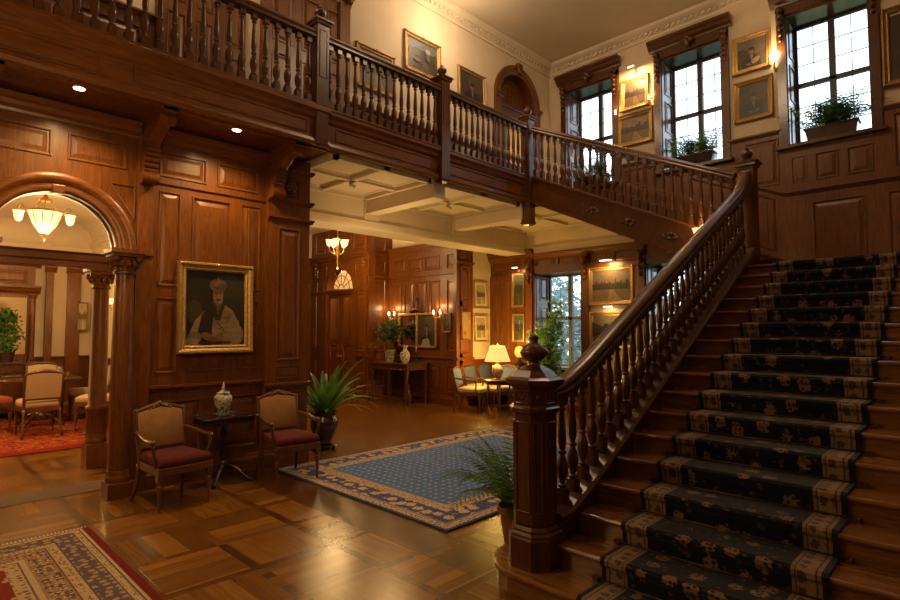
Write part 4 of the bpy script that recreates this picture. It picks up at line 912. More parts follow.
# ------------------------------------------------------------------ pictures
def pic_canvas(kind, w, h, seed):
    """flat painted shapes, each colour a face of the canvas (x right, z up, front towards -y)"""
    rnd = random.Random(seed); m = MB(); lay = [0]
    def put(pts, col):
        y = -.0006*lay[0]; lay[0] += 1; m.col = col
        m.add([(x*w, y, z*h) for x, z in pts], [tuple(range(len(pts)))])
    def ell(cx, cz, rx, rz, col, a=0, n=18): put([(cx+rx*math.cos(t)*math.cos(a)-rz*math.sin(t)*math.sin(a), cz+rx*math.cos(t)*math.sin(a)+rz*math.sin(t)*math.cos(a)) for t in [2*PI*k/n for k in range(n)]], col)
    def rect(x0, z0, x1, z1, col): put([(x0, z0), (x1, z0), (x1, z1), (x0, z1)], col)
    if kind == 'turban':
        rect(-.5, -.5, .5, .5, (.016, .012, .007)); ell(.25, .22, .30, .26, (.038, .030, .014)); ell(-.36, -.05, .13, .16, (.05, .028, .014)); ell(.3, -.02, .22, .2, (.028, .022, .011))
        put([(-.40, -.5), (-.44, -.34), (-.34, -.16), (-.20, -.04), (-.06, .06), (.14, .06), (.28, -.02), (.40, -.18), (.46, -.40), (.42, -.5)], (.20, .148, .078))
        put([(-.26, -.5), (-.30, -.30), (-.24, -.10), (-.10, .08), (.00, .02), (-.06, -.2), (-.08, -.5)], (.022, .014, .009))
        ell(.38, -.36, .10, .13, (.22, .16, .085)); ell(-.36, -.40, .12, .09, (.13, .09, .05)); ell(-.40, -.46, .14, .06, (.20, .16, .10))
        put([(-.06, .10), (.12, .10), (.09, -.02), (.03, -.06), (-.03, -.02)], (.10, .045, .018)); put([(-.09, .08), (-.02, .06), (.03, -.08), (.09, .06), (.16, .07), (.07, -.16), (-.02, -.16)], (.025, .018, .012))
        ell(.03, .18, .092, .130, (.17, .090, .042)); ell(.070, .17, .045, .105, (.23, .130, .063)); ell(-.005, .205, .020, .010, (.03, .014, .008)); ell(.07, .205, .020, .010, (.03, .014, .008)); ell(.035, .165, .014, .035, (.27, .14, .065)); ell(.035, .12, .045, .013, (.045, .022, .012)); ell(.035, .10, .024, .007, (.12, .055, .03))
        ell(.03, .31, .150, .095, (.105, .060, .034)); ell(.06, .33, .10, .055, (.14, .085, .048)); put([(-.11, .30), (.03, .25), (.17, .29), (.14, .35), (.0, .30)], (.075, .040, .023)); ell(.03, .40, .020, .035, (.17, .11, .06))
        for k in range(7): ell(-.05+.035*k, -.12-.035*k, .012, .012, (.03, .02, .014))
        ell(-.16, -.38, .10, .05, (.16, .075, .034), -.3); ell(.03, -.40, .10, .05, (.18, .085, .038), .3); ell(-.06, -.42, .07, .04, (.12, .055, .026)); ell(.18, -.06, .05, .05, (.22, .10, .035)); rect(-.30, -.48, .25, -.45, (.03, .02, .012))
        for k in range(4): put([(-.12+.05*k, -.14-.07*k), (.20-.02*k, -.12-.07*k), (.20-.02*k, -.128-.07*k), (-.12+.05*k, -.148-.07*k)], (.09, .062, .034))
    elif kind in ('man', 'lady', 'seated'):
        # three quarter sitters
        base = {'man': (.055, .040, .026), 'lady': (.085, .062, .038), 'seated': (.05, .035, .02)}[kind]
        rect(-.5, -.5, .5, .5, base); ell(.2, .25, .35, .3, tuple(c*1.6 for c in base)); ell(-.2, -.3, .3, .2, tuple(c*.8 for c in base))
        if kind == 'lady': rect(-.5, .15, .5, .5, (.13, .12, .10)); ell(-.35, .05, .2, .15, (.06, .05, .03))
        coat = (.016, .013, .014) if kind != 'lady' else (.035, .022, .016)
        put([(-.34, -.5), (-.32, -.22), (-.16, -.06), (.14, -.06), (.30, -.20), (.34, -.5)], coat)
        put([(-.05, -.05), (.07, -.05), (.02, -.30)], (.20, .16, .11)); ell(.0, .08, .085, .115, (.24, .14, .085)); ell(0, .16, .10, .06, (.03, .018, .012)); ell(.09, .09, .02, .06, (.03, .018, .012))
        ell(-.03, .09, .016, .008, (.03, .015, .01)); ell(.035, .09, .016, .008, (.03, .015, .01)); ell(0, .03, .025, .007, (.13, .04, .03))
        ell(.12, -.36, .09, .035, (.22, .13, .08), .3); ell(-.10, -.38, .09, .035, (.2, .12, .07), -.3)
        if kind == 'lady': ell(.15, -.28, .16, .09, (.25, .20, .14), .5)
        if kind == 'seated': put([(-.3, -.5), (-.2, -.3), (.1, -.25), (.25, -.5)], (.30, .24, .17)); ell(-.2, -.1, .12, .1, (.08, .05, .03))
    elif kind == 'figure':
        rect(-.5, -.5, .5, .5, (.33, .23, .12)); rect(-.5, -.5, .5, -.15, (.30, .17, .06)); ell(.0, -.05, .14, .30, (.38, .20, .05)); ell(.0, .28, .06, .07, (.30, .17, .09)); ell(-.1, -.3, .2, .08, (.16, .09, .03))
    else:
        sky, gnd, mid = {'town': ((.17, .12, .075), (.20, .135, .07), (.045, .032, .022)), 'canal': ((.20, .15, .10), (.13, .095, .055), (.04, .03, .02)), 'mill': ((.10, .11, .12), (.05, .04, .022), (.03, .03, .02)),
                         'dusk': ((.13, .09, .06), (.12, .075, .035), (.03, .018, .012)), 'garden': ((.09, .10, .085), (.06, .055, .028), (.03, .035, .016)), 'etching': ((.45, .36, .23), (.34, .26, .15), (.12, .08, .045))}[kind]
        rect(-.5, -.5, .5, .5, sky)
        for k in range(9): ell(rnd.uniform(-.35, .35), rnd.uniform(.1, .4), rnd.uniform(.08, .15), rnd.uniform(.02, .06), tuple(c*rnd.uniform(.8, 1.5) for c in sky))
        put([(-.5, -.5), (.5, -.5), (.5, -.12), (.2, -.06), (-.2, -.08), (-.5, -.04)], gnd)
        x = -.5
        while x < .44:
            wd = min(rnd.uniform(.04, .10), .5-x); hh = rnd.uniform(.03, .16)
            if kind in ('town', 'dusk', 'etching'): put([(x, -.12), (x+wd, -.12), (x+wd, hh), (x+wd/2, hh+rnd.uniform(.02, .14)), (x, hh)], tuple(c*rnd.uniform(.8, 1.6) for c in mid))
            else: ell(min(.41, max(-.41, x+wd/2)), hh*.6, min(wd, .08), .10+hh*.4, tuple(c*rnd.uniform(.7, 1.7) for c in mid))
            x += wd
        put([(-.10, -.5), (.30, -.5), (.06, -.13), (-.02, -.13)], tuple(min(1, c*1.7) for c in gnd))
        for k in range(14): ell(rnd.uniform(-.45, .45), rnd.uniform(-.45, -.12), .02, .014, tuple(c*rnd.uniform(.4, 2.2) for c in gnd))
        if kind == 'mill': ell(.15, .22, .09, .10, (.30, .27, .22)); rect(.10, -.1, .22, .15, (.12, .08, .06)); ell(-.2, -.2, .12, .06, (.18, .05, .03))
        if kind == 'canal': put([(-.5, -.2), (-.5, .3), (-.2, .12), (-.06, -.08), (-.2, -.12)], (.045, .03, .02)); put([(.5, -.2), (.5, .2), (.2, .05), (.1, -.08), (.3, -.12)], (.06, .04, .027))
    return m
FPROF = [(0, 0), (0, .75), (.12, 1.0), (.30, 1.0), (.42, .70), (.60, .55), (.80, .62), (.92, .45), (1.0, .30), (1.0, 0)]
def picture(label, c, rz, w, h, fw, kind, seed, mat=gold, tilt=.03, depth=.05, mount=0, group='paintings on the walls', cat='painting', name='painting'):
    """outer size w x h, frame width fw; c: middle of the back on the wall"""
    t = thing(name, label, cat, c, rz, group); t.rotation_euler = (-tilt, 0, rz); m = MB(); m_ = []
    for ins, d in FPROF:
        k = ins*fw; m_.append([(-w/2+k, -d*depth-.004, -h/2+k), (w/2-k, -d*depth-.004, -h/2+k), (w/2-k, -d*depth-.004, h/2-k), (-w/2+k, -d*depth-.004, h/2-k)])
    for a, b_ in zip(m_, m_[1:]): m.add(a+b_, [(k, (k+1) % 4, (k+1) % 4+4, k+4) for k in range(4)])
    m.add(m_[0]+m_[-1], [(k, (k+1) % 4, (k+1) % 4+4, k+4) for k in range(4)])
    if h > .5:
        for x, z in ((0, h/2-fw*.25), (0, -h/2+fw*.25), (-w/2+fw*.25, h/2-fw*.25), (w/2-fw*.25, h/2-fw*.25), (-w/2+fw*.25, -h/2+fw*.25), (w/2-fw*.25, -h/2+fw*.25)): m.ball((x, -depth-.004, z), fw*.22, 8, 5)
    obj('frame', m, mat, t)
    cw, ch = w-2*fw, h-2*fw
    if kind == 'turban': obj('cord', MB().tube([(.40, -.03, h/2-.04), (.40, -.02, 1.92)], .0035, 6), dgold, t)
    if mount:
        m = MB(); m.box(-cw/2, -.014, -ch/2, cw/2, -.008, ch/2); obj('mount', m, white_pl, t); cw -= 2*mount; ch -= 2*mount
    cm = pic_canvas(kind, cw+.004, ch+.004, seed).move((0, -.0155, 0)); m = cm
    m.col = (.02, .015, .01); m.box(-cw/2, -.0150, -ch/2, cw/2, -.006, ch/2)
    obj('canvas', m, canvas, t, colors=True); return t
WR = -PI/2        # things on walls that face -X
picture('gilt framed portrait of a turbaned man in a pale coat on the left panelled wall', (2.775, YL-.012, 2.01), 0, .90, 1.08, .10, 'turban', 1, gold, .03, .075, cat='portrait', name='portrait')
B_ = YB-.004
picture('gilt framed landscape with pale building, hung nearest the doorcase on the cream gallery wall', (6.44, B_, 6.56), 0, .88, .70, .09, 'mill', 2, dgold)
picture('small gilt framed portrait beside the arched gallery doorway', (7.74, B_, 6.38), 0, .80, .74, .075, 'man', 3, dgold, cat='portrait', name='portrait')
picture('framed picture partly hidden behind the gallery balusters right of the finial newel', (5.40, B_, 5.95), 0, .80, .72, .08, 'canal', 4, dgold)
picture('dark framed picture seen between the balusters at the far left of the gallery', (1.38, B_, 5.95), 0, .72, .66, .07, 'garden', 5, dgold)
picture('dark framed picture hung left of the panelled doorcase behind the leftmost balusters', (.45, B_, 6.05), 0, .66, .60, .07, 'dusk', 33, dgold)
W_ = XW-.004
picture('gilt framed painting lit by a bright picture lamp between the first two tall windows', (W_, 4.95, 6.52), WR, .60, .66, .085, 'dusk', 6, gold, .05)
picture('dull gilt landscape hung directly below the lamp lit painting between tall windows', (W_, 4.96, 5.80), WR, .76, .68, .09, 'dusk', 7, dgold, .05)
picture('bright gilt framed portrait of a lady, upper of two left of the right window', (W_, 2.80, 6.58), WR, .62, .68, .085, 'lady', 8, gold, .05, cat='portrait', name='portrait')
picture('dull gilt portrait of a dark coated man, lower of two left of the right window', (W_, 2.79, 5.75), WR, .62, .74, .085, 'man', 9, dgold, .05, cat='portrait', name='portrait')
picture('large dark framed painting cut by the right edge of the photo', (W_, .55, 5.98), WR, .92, 1.22, .10, 'man', 10, dgold, .04, .09)
picture('gilt framed town view, upper of two beside the lower window', (W_, 5.54, 2.66), WR, 1.0, .80, .085, 'town', 11, tilt=.0)
picture('gilt framed river view, lower of two beside the lower window, partly behind the handrail', (W_, 5.54, 1.74), WR, 1.0, .76, .085, 'canal', 12, tilt=.0)
P_B = XW-.064
picture('gilt framed garden picture, upper of two on the dark pier left of the lower window', (P_B, 7.86, 2.68), WR, .36, .80, .05, 'garden', 13)
picture('gilt framed dark picture, lower of two on the dark pier left of the lower window', (P_B, 7.86, 1.80), WR, .36, .66, .05, 'mill', 14)
picture('gilt framed drawing, upper of two on the cream wall above the table lamp', (9.98, 8.756, 2.60), 0, .50, .66, .045, 'etching', 15, gold, .05, mount=.06)
picture('gilt framed drawing with pale mount, lower of two above the glowing table lamp', (9.98, 8.756, 1.80), 0, .48, .66, .045, 'etching', 16, gold, .05, mount=.05)
picture('small gilt framed figure picture on the pier left of the table lamp', (9.38, 8.695, 1.85), 0, .28, .64, .035, 'figure', 17)
picture('small dark framed picture on the panelling right of the console mirror', (9.196, 9.08, 1.92), WR, .28, .46, .04, 'man', 18, dgold)
picture('small framed print with pale mount behind the bushy plant on the console table', (9.196, 11.05, 1.98), WR, .26, .50, .03, 'seated', 19, gold)
# dining room walls
picture('small pale framed print on the dining room wall, seen left of the free column', (3.02, 14.345, 2.05), 0, .20, .62, .025, 'etching', 20, dgold, .0)

# wall mirror with two lights over the console table
t = thing('wall_mirror', 'gilt frame over the console table, mirror glass left, painted reflection of a figure right', 'mirror', (9.19, 10.12, 1.74), WR)
m = MB(); w_, h_, f_ = 1.42, .86, .06
for a, b_, c_, d_ in ((-w_/2, -h_/2, w_/2, -h_/2+f_), (-w_/2, h_/2-f_, w_/2, h_/2), (-w_/2, -h_/2, -w_/2+f_, h_/2), (w_/2-f_, -h_/2, w_/2, h_/2), (-.03, -h_/2, .03, h_/2)): m.box(a, -.05, b_, c_, 0, d_)
obj('frame', m, gold, t, bevel=.012)
m = MB().box(-(w_/2-f_), -.02, -h_/2+f_, -.03, -.01, h_/2-f_); obj('mirror_panel', m, mirror, t)
cm = pic_canvas('seated', w_/2-f_-.03, h_-2*f_, 77).move(((w_/2-f_+.03)/2, -.018, 0)); cm.col = (.03, .02, .015); cm.box(.03, -.017, -h_/2+f_, w_/2-f_, -.01, h_/2-f_)  # painted figure stands in for the reflection in the right panel
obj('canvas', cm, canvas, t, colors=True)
m = MB()
for k in range(7): m.ball((-.24+.08*k, -.03, h_/2+.04+.05*math.cos((k-3)*.6)), .045, 8, 5)
m.tube([(0, -.03, h_/2), (0, -.03, h_/2+.32)], .03, 8); m.ball((0, -.03, h_/2+.34), .05, 8, 5)
obj('crest', m, dark_wood, t, smooth=True)

# ------------------------------------------------------------------ lamps
def sconce(name, label, loc, rz, power, n=1, em=shade_em, style='cup', group='wall lamps'):
    t = thing(name, label, 'wall lamp', loc, rz, group)
    m = MB(); m.lathe([(.03, -.09), (.045, -.05), (.05, 0), (.045, .05), (.02, .09)], (0, -.012, 0), 10, sq=.3); obj('backplate', m, brass, t, smooth=True)
    for k in range(n):
        x = 0 if n == 1 else (-.11 if k == 0 else .11)
        m = MB().tube(bez((0, -.02, -.02), (x*.5, -.08, -.10), (x, -.14, -.08), (x, -.14, .0)), .009, 6); m.lathe([(.01, 0), (.03, .012), (.012, .03)], (x, -.14, 0), 8); obj('arm', m, brass, t, smooth=True)
        m = MB()
        if style == 'cup': m.lathe([(.022, .03), (.04, .05), (.058, .09), (.062, .12), (.075, .145)], (x, -.14, 0), 14, cap=False); m.ball((x, -.14, .085), .03, 8, 6)
        else: m.lathe([(.012, .03), (.018, .06), (.016, .09), (.003, .125)], (x, -.14, 0), 10)
        obj('shade' if style == 'cup' else 'bulb', m, em, t, smooth=True)
        if power:
            p = Vector((x, -.16, .22)); p.rotate(Matrix.Rotation(rz, 3, 'Z')); light('POINT', Vector(loc)+p, power/n, size=.05)
    return t
def picture_lamp(label, loc, rz, out=.20, w=.30, power=6, flat=False):
    t = thing('picture_lamp', label, 'picture lamp', loc, rz, 'brass picture lamps')
    m = MB()
    if flat: m.tube([(0, 0, 0), (0, -out, .0), (0, -out, .05)], .006, 6); m.box(-.03, -.012, -.02, .03, 0, .02)
    else: m.tube(bez((0, 0, -.02), (0, -.05, .06), (0, -out*.7, .10), (0, -out, .05)), .007, 6); m.box(-.03, -.012, -.05, .03, 0, .01)
    obj('arm', m, brass, t, smooth=False)
    m = MB(); n_ = 8
    pr = [(.03*math.cos(PI*k/n_), .03*math.sin(PI*k/n_)) for k in range(n_+1)]; m.extr(pr, (-w/2, -out, .04), (0, 1, 0), (0, 0, 1), (w, 0, 0)); obj('shade', m, brass, t)
    m = MB().tube([(-w/2+.02, -out, .036), (w/2-.02, -out, .036)], .010, 8); obj('bulb', m, bulb_em, t)
    p = Vector((0, -out-.02, .0)); p.rotate(Matrix.Rotation(rz, 3, 'Z')); q = Vector((0, -.02, -.6)); q.rotate(Matrix.Rotation(rz, 3, 'Z'))
    light('AREA', Vector(loc)+p, power, WARM, w*.8, .05, Vector(loc)+q)
    return t
picture_lamp('brass picture lamp over the upper town view beside the lower window', (W_, 5.54, 3.13), WR, .22, .30, 9)
picture_lamp('brass picture lamp over the river view, between the two stacked paintings', (W_, 5.54, 2.19), WR, .15, .22, 2.5, True)
picture_lamp('brass picture lamp glowing at the top of the painting between the tall windows', (W_-.01, 4.90, 6.93), WR, .26, .16, 26)
picture_lamp('small brass picture lamp above the garden picture on the dark pier', (P_B, 7.86, 3.16), WR, .16, .18, 2.5)
sconce('wall_lamp', 'bright wall lamp beside the casing of the right hand tall window', (W_, 2.42, 6.22), WR, 14, 1, bulb_em)
sconce('wall_lamp', 'small candle wall lamp just left of the middle tall window', (W_, 4.60, 6.22), WR, 2.0, 1, bulb_em, 'candle')
sconce('wall_lamp', 'small candle wall lamp just right of the first tall window', (W_, 5.31, 6.12), WR, 2.0, 1, bulb_em, 'candle')
sconce('wall_lamp', 'frosted glass wall lamp on the string of the second flight behind the handrail', (7.985, 2.86, 3.02), WR, 5, 1)
sconce('wall_lamp', 'wall lamp with lit candles on the panelling left of the console mirror', (9.19, 10.97, 2.10), WR, 8, 2, bulb_em, 'candle')
sconce('wall_lamp', 'wall lamp with lit candles on the panelling right of the console mirror', (9.19, 9.30, 2.10), WR, 8, 2, bulb_em, 'candle')
sconce('wall_lamp', 'lit wall lamp on the dining room wall, seen between the two columns', (3.18, 12.25, 2.22), WR, 16, 1)
t = thing('downlight', 'small lit downlight in the gallery underside near the arch', 'downlight', (1.19, 6.09, GB+.02), 0, 'downlights under the gallery')
def dl(t):
    m = MB().lathe([(.06, 0), (.065, -.03), (.05, -.034), (.05, -.004)], seg=16, cap=False); obj('ring', m, brass, t, smooth=True)
    m = MB().lathe([(.050, -.028), (.046, -.037)], seg=16); obj('lens', m, spot_em, t)
    l_ = t.location; light('SPOT', (l_.x, l_.y, l_.z-.06), 135, size=.04, aim=(l_.x, l_.y+.35, 0), spot=2.5, blend=.9)
dl(t)
t = thing('downlight', 'small lit downlight in the gallery underside near the right hand bracket', 'downlight', (2.72, 6.09, GB+.02), 0, 'downlights under the gallery'); dl(t)

for x, y, lb in ((4.86, 6.86, 'small pale spotlight in the coffer nearest the portrait wall'), (6.95, 6.86, 'small pale spotlight in the middle coffer between the two cross beams')):
    t = thing('spotlight', lb, 'spotlight', (x, y, GB-.05), 0, 'spotlights on the coffered ceiling')
    obj('mount', MB().lathe([(.035, 0), (.035, -.02), (.012, -.03)], seg=12), white_pl, t, smooth=2)
    m = MB().tube([(0, 0, -.02), (0, 0, -.05)], .008, 6); m.tube([(-.04, .0, -.05), (.05, -.03, -.075)], .026, 10); obj('head', m, white_pl, t, smooth=2)
# dining room: glass bowl with side cups
cl = (1.57, 9.9, 3.36)
t = thing('chandelier', 'glowing glass bowl chandelier with side cups hanging in the dining room arch', 'chandelier', cl)
m = MB().lathe([(.02, -.20), (.08, -.16), (.145, -.06), (.19, .06), (.20, .11), (.215, .12)], seg=24, cap=False); obj('bowl', m, shade_em, t, smooth=True)
obj('finial', MB().lathe([(.004, -.30), (.02, -.27), (.012, -.25), (.035, -.22), (.02, -.19)], seg=12), brass, t, smooth=True)
m = MB().lathe([(.21, .12), (.225, .135), (.21, .15)], seg=24, cap=False); m.lathe([(.03, .26), (.08, .28), (.09, .31), (.03, .35), (.015, .40)], seg=14)
for k in range(3):
    a = 2*PI*k/3+.3; m.tube([(.21*math.cos(a), .21*math.sin(a), .14), (.05*math.cos(a), .05*math.sin(a), .30)], .008, 6)
m.tube([(0, 0, .38), (0, 0, .70)], .008, 6); obj('metalwork', m, brass, t, smooth=True)
m = MB()
for k in range(10):
    a = 2*PI*k/10; m.tube([(r*math.cos(a), r*math.sin(a), z) for r, z in ((.024, -.20), (.084, -.163), (.149, -.06), (.194, .06), (.208, .115))], .005, 5)
obj('rib', m, brass, t, smooth=True)
for a in (-.16, PI-.16, PI/2-.16):
    x, y = .31*math.cos(a), .31*math.sin(a)
    m = MB().tube(bez((x*.75, y*.75, .13), (x*.85, y*.85, .24), (x, y, .25), (x, y, .13)), .008, 6); ar = obj('arm', m, brass, t, smooth=True)
    m = MB().lathe([(.015, -.04), (.04, -.02), (.055, .03), (.06, .09), (.075, .11)], (x, y, 0), 14, cap=False); obj('glass_cup', m, shade_em, t, smooth=True)
light('POINT', (cl[0], cl[1], cl[2]-.42), 190, size=.16)
light('POINT', (-1.0, 12.2, 3.0), 200, size=.2)
# far hall: small three cup chandelier
cl = (7.25, 10.75, 3.78)
t = thing('chandelier', 'small chandelier with three lit glass cups hanging before the arched hall door', 'chandelier', cl)
m = MB().tube([(0, 0, -.5), (0, 0, .72)], .010, 8); m.lathe([(.004, -.62), (.03, -.57), (.015, -.52), (.035, -.46), (.02, -.38), (.045, -.30), (.05, -.22), (.02, -.14), (.03, -.05), (.015, 0)], seg=12); m.lathe([(.02, .68), (.07, .71), (.07, .72)], seg=12); obj('stem', m, brass, t, smooth=True)
for k in range(5):
    a = 2*PI*k/5+.2; x, y = .20*math.cos(a), .20*math.sin(a)
    m = MB().tube(bez((0, 0, -.25), (x*.6, y*.6, -.30), (x, y, -.22), (x, y, -.10)), .008, 6); obj('arm', m, brass, t, smooth=True)
    m = MB().lathe([(.02, -.10), (.05, -.07), (.06, -.02), (.07, .03), (.085, .05)], (x, y, 0), 14, cap=False); m.ball((x, y, -.02), .035, 8, 5); obj('glass_cup', m, shade_em, t, smooth=True)
light('POINT', (cl[0], cl[1], cl[2]+.16), 60, size=.2); light('POINT', (cl[0], cl[1], cl[2]-.75), 85, size=.12)

# ------------------------------------------------------------------ foliage
def blade(mb, b, az, ln, el, wd, droop, n=7, fold=.25):
    """long leaf: leaves b at azimuth az and elevation el, bends over by droop"""
    p = Vector(b); e = el; st_ = ln/n; side = Vector((-math.sin(az), math.cos(az), 0)); rows = []
    for i in range(n+1):
        t = i/n; w_ = wd*math.sin(PI*min(.97, .10+.88*t))**.8
        up = Vector((-math.cos(az)*math.sin(e), -math.sin(az)*math.sin(e), math.cos(e)))
        rows += [p-side*w_+up*w_*fold, p.copy(), p+side*w_+up*w_*fold]
        p = p+Vector((math.cos(az)*math.cos(e), math.sin(az)*math.cos(e), math.sin(e)))*st_; e -= droop/n*(.5+t)
    mb.add(rows, [f_ for i in range(n) for f_ in ((3*i, 3*i+1, 3*i+4, 3*i+3), (3*i+1, 3*i+2, 3*i+5, 3*i+4))])
def frond(mb, b, az, ln, el, wd, droop, n=14, lw=.008):
    p = Vector(b); e = el; st_ = ln/n; side = Vector((-math.sin(az), math.cos(az), 0)); pts = []
    for i in range(n+1):
        t = i/n; d = Vector((math.cos(az)*math.cos(e), math.sin(az)*math.cos(e), math.sin(e))); pts.append(p.copy())
        if i > 1:
            L_ = wd*math.sin(PI*min(.95, .12+.85*t))
            for s_ in (-1, 1):
                tip = p+side*s_*L_*.85+d*L_*.55-Vector((0, 0, L_*.25)); q = d*lw
                mid = p.lerp(tip, .5)+Vector((0, 0, L_*.06))
                mb.add([p, mid-q, tip, mid+q], [(0, 1, 2, 3)])
        p = p+d*st_; e -= droop/n*(.4+1.2*t)
    mb.tube(pts, [.004*(1-.7*i/n) for i in range(n+1)], 4)
def leafball(mb, c, r, n, size, rnd, hollow=.35, sz=1.0):
    for _ in range(n):
        while True:
            d = Vector((rnd.uniform(-1, 1), rnd.uniform(-1, 1), rnd.uniform(-1, 1)))
            if hollow < d.length < 1: break
        p = Vector(c)+Vector((d.x*r, d.y*r, d.z*r*sz)); a = Vector((rnd.uniform(-1, 1), rnd.uniform(-1, 1), rnd.uniform(-.8, .5))).normalized()
        b_ = a.orthogonal().normalized(); s_ = size*rnd.uniform(.6, 1.2)
        mb.add([p, p+a*s_*.5+b_*s_*.28, p+a*s_, p+a*s_*.5-b_*s_*.28], [(0, 1, 2, 3)])
def soil_disc(t, r, z): obj('soil', MB().lathe([(r, z-.02), (r, z)], seg=16), soil, t)

rnd = random.Random(11)
# broad leaved plant beside the wall end
t = thing('potted_plant', 'leafy green plant in a dark glazed pot at the end of the panelled wall', 'potted plant', (4.60, 7.12, 0))
m = MB().lathe([(.10, .07), (.125, .08), (.13, .10), (.115, .12), (.14, .17), (.19, .28), (.205, .36), (.195, .43), (.165, .475), (.165, .50), (.20, .52), (.205, .54), (.185, .545), (.16, .52), (.155, .48)], seg=28, cap=False); m.lathe([(.10, .07), (.10, .075)], seg=28); obj('pot', m, pot_glaze, t, smooth=2); soil_disc(t, .165, .50)
m = MB(); m.lathe([(.19, .045), (.20, .055), (.19, .07)], seg=20)
for k in range(4):
    a = PI/2*k+.6; m.ball((.15*math.cos(a), .15*math.sin(a), .022), .024, 8, 6)
obj('stand', m, black_wood, t, smooth=2)
m = MB()
for k in range(30):
    a = k*2.4+rnd.uniform(-.3, .3); f_ = k/30; blade(m, (.06*math.cos(a), .06*math.sin(a), .48), a, rnd.uniform(.70, 1.02)*(.58 if math.cos(a) < -.2 else 1), 1.42-.75*f_, rnd.uniform(.042, .065), .75+.8*f_)
for k in range(12):
    a = -1.35+k*.22; blade(m, (.05*math.cos(a), .05*math.sin(a), .5), a, rnd.uniform(.7, 1.0), rnd.uniform(.5, 1.0), .014, 1.6)
obj('foliage', m, leaf_g, t)
# feathery plant behind the newel
t = thing('potted_plant', 'feathery dark green plant in terracotta pot half hidden behind the lower newel post', 'potted plant', (3.72, 2.87, 0))
m = MB().lathe([(.10, 0), (.105, .01), (.14, .24), (.16, .25), (.165, .30), (.15, .30), (.14, .25)], seg=24, cap=False); m.lathe([(.10, 0), (.10, .005)], seg=24); obj('pot', m, terracotta, t, smooth=2); soil_disc(t, .14, .26)
m = MB()
for k in range(34):
    a = k*2.4+rnd.uniform(-.2, .2); f_ = k/34; frond(m, (.03*math.cos(a), .03*math.sin(a), .26), a, rnd.uniform(.62, .85)*(.42 if math.sin(a) < -.25 else 1), 1.48-.7*f_, .15, 1.0+1.1*f_, 18, .010)
obj('foliage', m, leaf_g, t)
# clipped bush on the console table
def topiary(label, loc):
    t = thing('potted_plant', label, 'potted plant', loc)
    m = MB().lathe([(.10, 0), (.105, .02), (.13, .26), (.14, .27), (.14, .30), (.12, .30)], seg=18, cap=False); m.lathe([(.10, 0), (.10, .005)], seg=18); obj('pot', m, porcelain, t, smooth=2); soil_disc(t, .12, .27)
    m = MB()
    for k in range(3): m.tube(bez((.01*k, 0, .26), (.03*math.cos(k*2), .03*math.sin(k*2), .4), (.02, .02*k, .5), (.05*math.cos(k*2), .05*math.sin(k*2), .68), 6), .012, 6)
    obj('stem', m, chair_wood, t, smooth=True)
    m = MB(); leafball(m, (0, 0, .76), .32, 520, .11, rnd, .2, .85); obj('foliage', m, leaf_d, t)
topiary('round bushy plant in a pale pot on the far console table', (8.72, 10.62, .962))
# tall plant in the lower window bay
t = thing('potted_tree', 'tall airy indoor tree standing in front of the lower window', 'potted plant', (9.80, 6.72, 0))
m = MB().lathe([(.15, 0), (.17, .02), (.22, .36), (.24, .40), (.22, .42), (.20, .40)], seg=20, cap=False); m.lathe([(.15, 0), (.15, .005)], seg=20); obj('pot', m, pot_glaze, t, smooth=2); soil_disc(t, .20, .38)
m = MB(); tips = []
for k in range(7):
    a = k*.9; e_ = Vector((.16*math.cos(a), .26*math.sin(a), 1.25+.16*k)); pts = bez((.03*math.cos(a), .03*math.sin(a), .36), (.05*math.cos(a), .05*math.sin(a), .9), e_*.6, e_, 8); m.tube(pts, [.012-.001*i for i in range(9)], 5); tips += [p for p in pts[3:]]
obj('stem', m, chair_wood, t, smooth=True)
m = MB()
for p in tips: leafball(m, p, .19, 34, .15, rnd, .2)
obj('foliage', m, leaf_l, t)
# window boxes
def window_box(label, yc, hw, n, mat, ht):
    t = thing('window_box', label, 'window box', (XW+.14, yc, 4.832), 0, 'plants on the tall window sills')
    m = MB(); m.hexa([(-.10, -hw*.9, 0), (.10, -hw*.9, 0), (.10, hw*.9, 0), (-.10, hw*.9, 0)], [(-.13, -hw, .20), (.13, -hw, .20), (.13, hw, .20), (-.13, hw, .20)]); m.box(-.145, -hw-.015, .18, .145, hw+.015, .215); obj('planter', m, pot_glaze, t, bevel=.006)
    m = MB()
    for k in range(n):
        y = rnd.uniform(-hw*.9, hw*.9); az = rnd.uniform(0, 2*PI); az = az if math.cos(az) < .3 else az+PI
        frond(m, (rnd.uniform(-.08, .06), y, .2), az, rnd.uniform(.34, .62)*ht, rnd.uniform(.5, 1.45), .085, rnd.uniform(.9, 2.2), 11, .013)
    obj('foliage', m, mat, t)
window_box('arching green fern in a box on the sill of the right hand tall window', 1.70, .36, 110, leaf_g, 1.2)
window_box('green fern on the sill of the middle tall window, just above the sloping handrail', 3.84, .34, 70, leaf_g, 1.0)
window_box('green plant on the sill of the first tall window, glimpsed through the balusters', 5.98, .34, 50, leaf_g, .9)

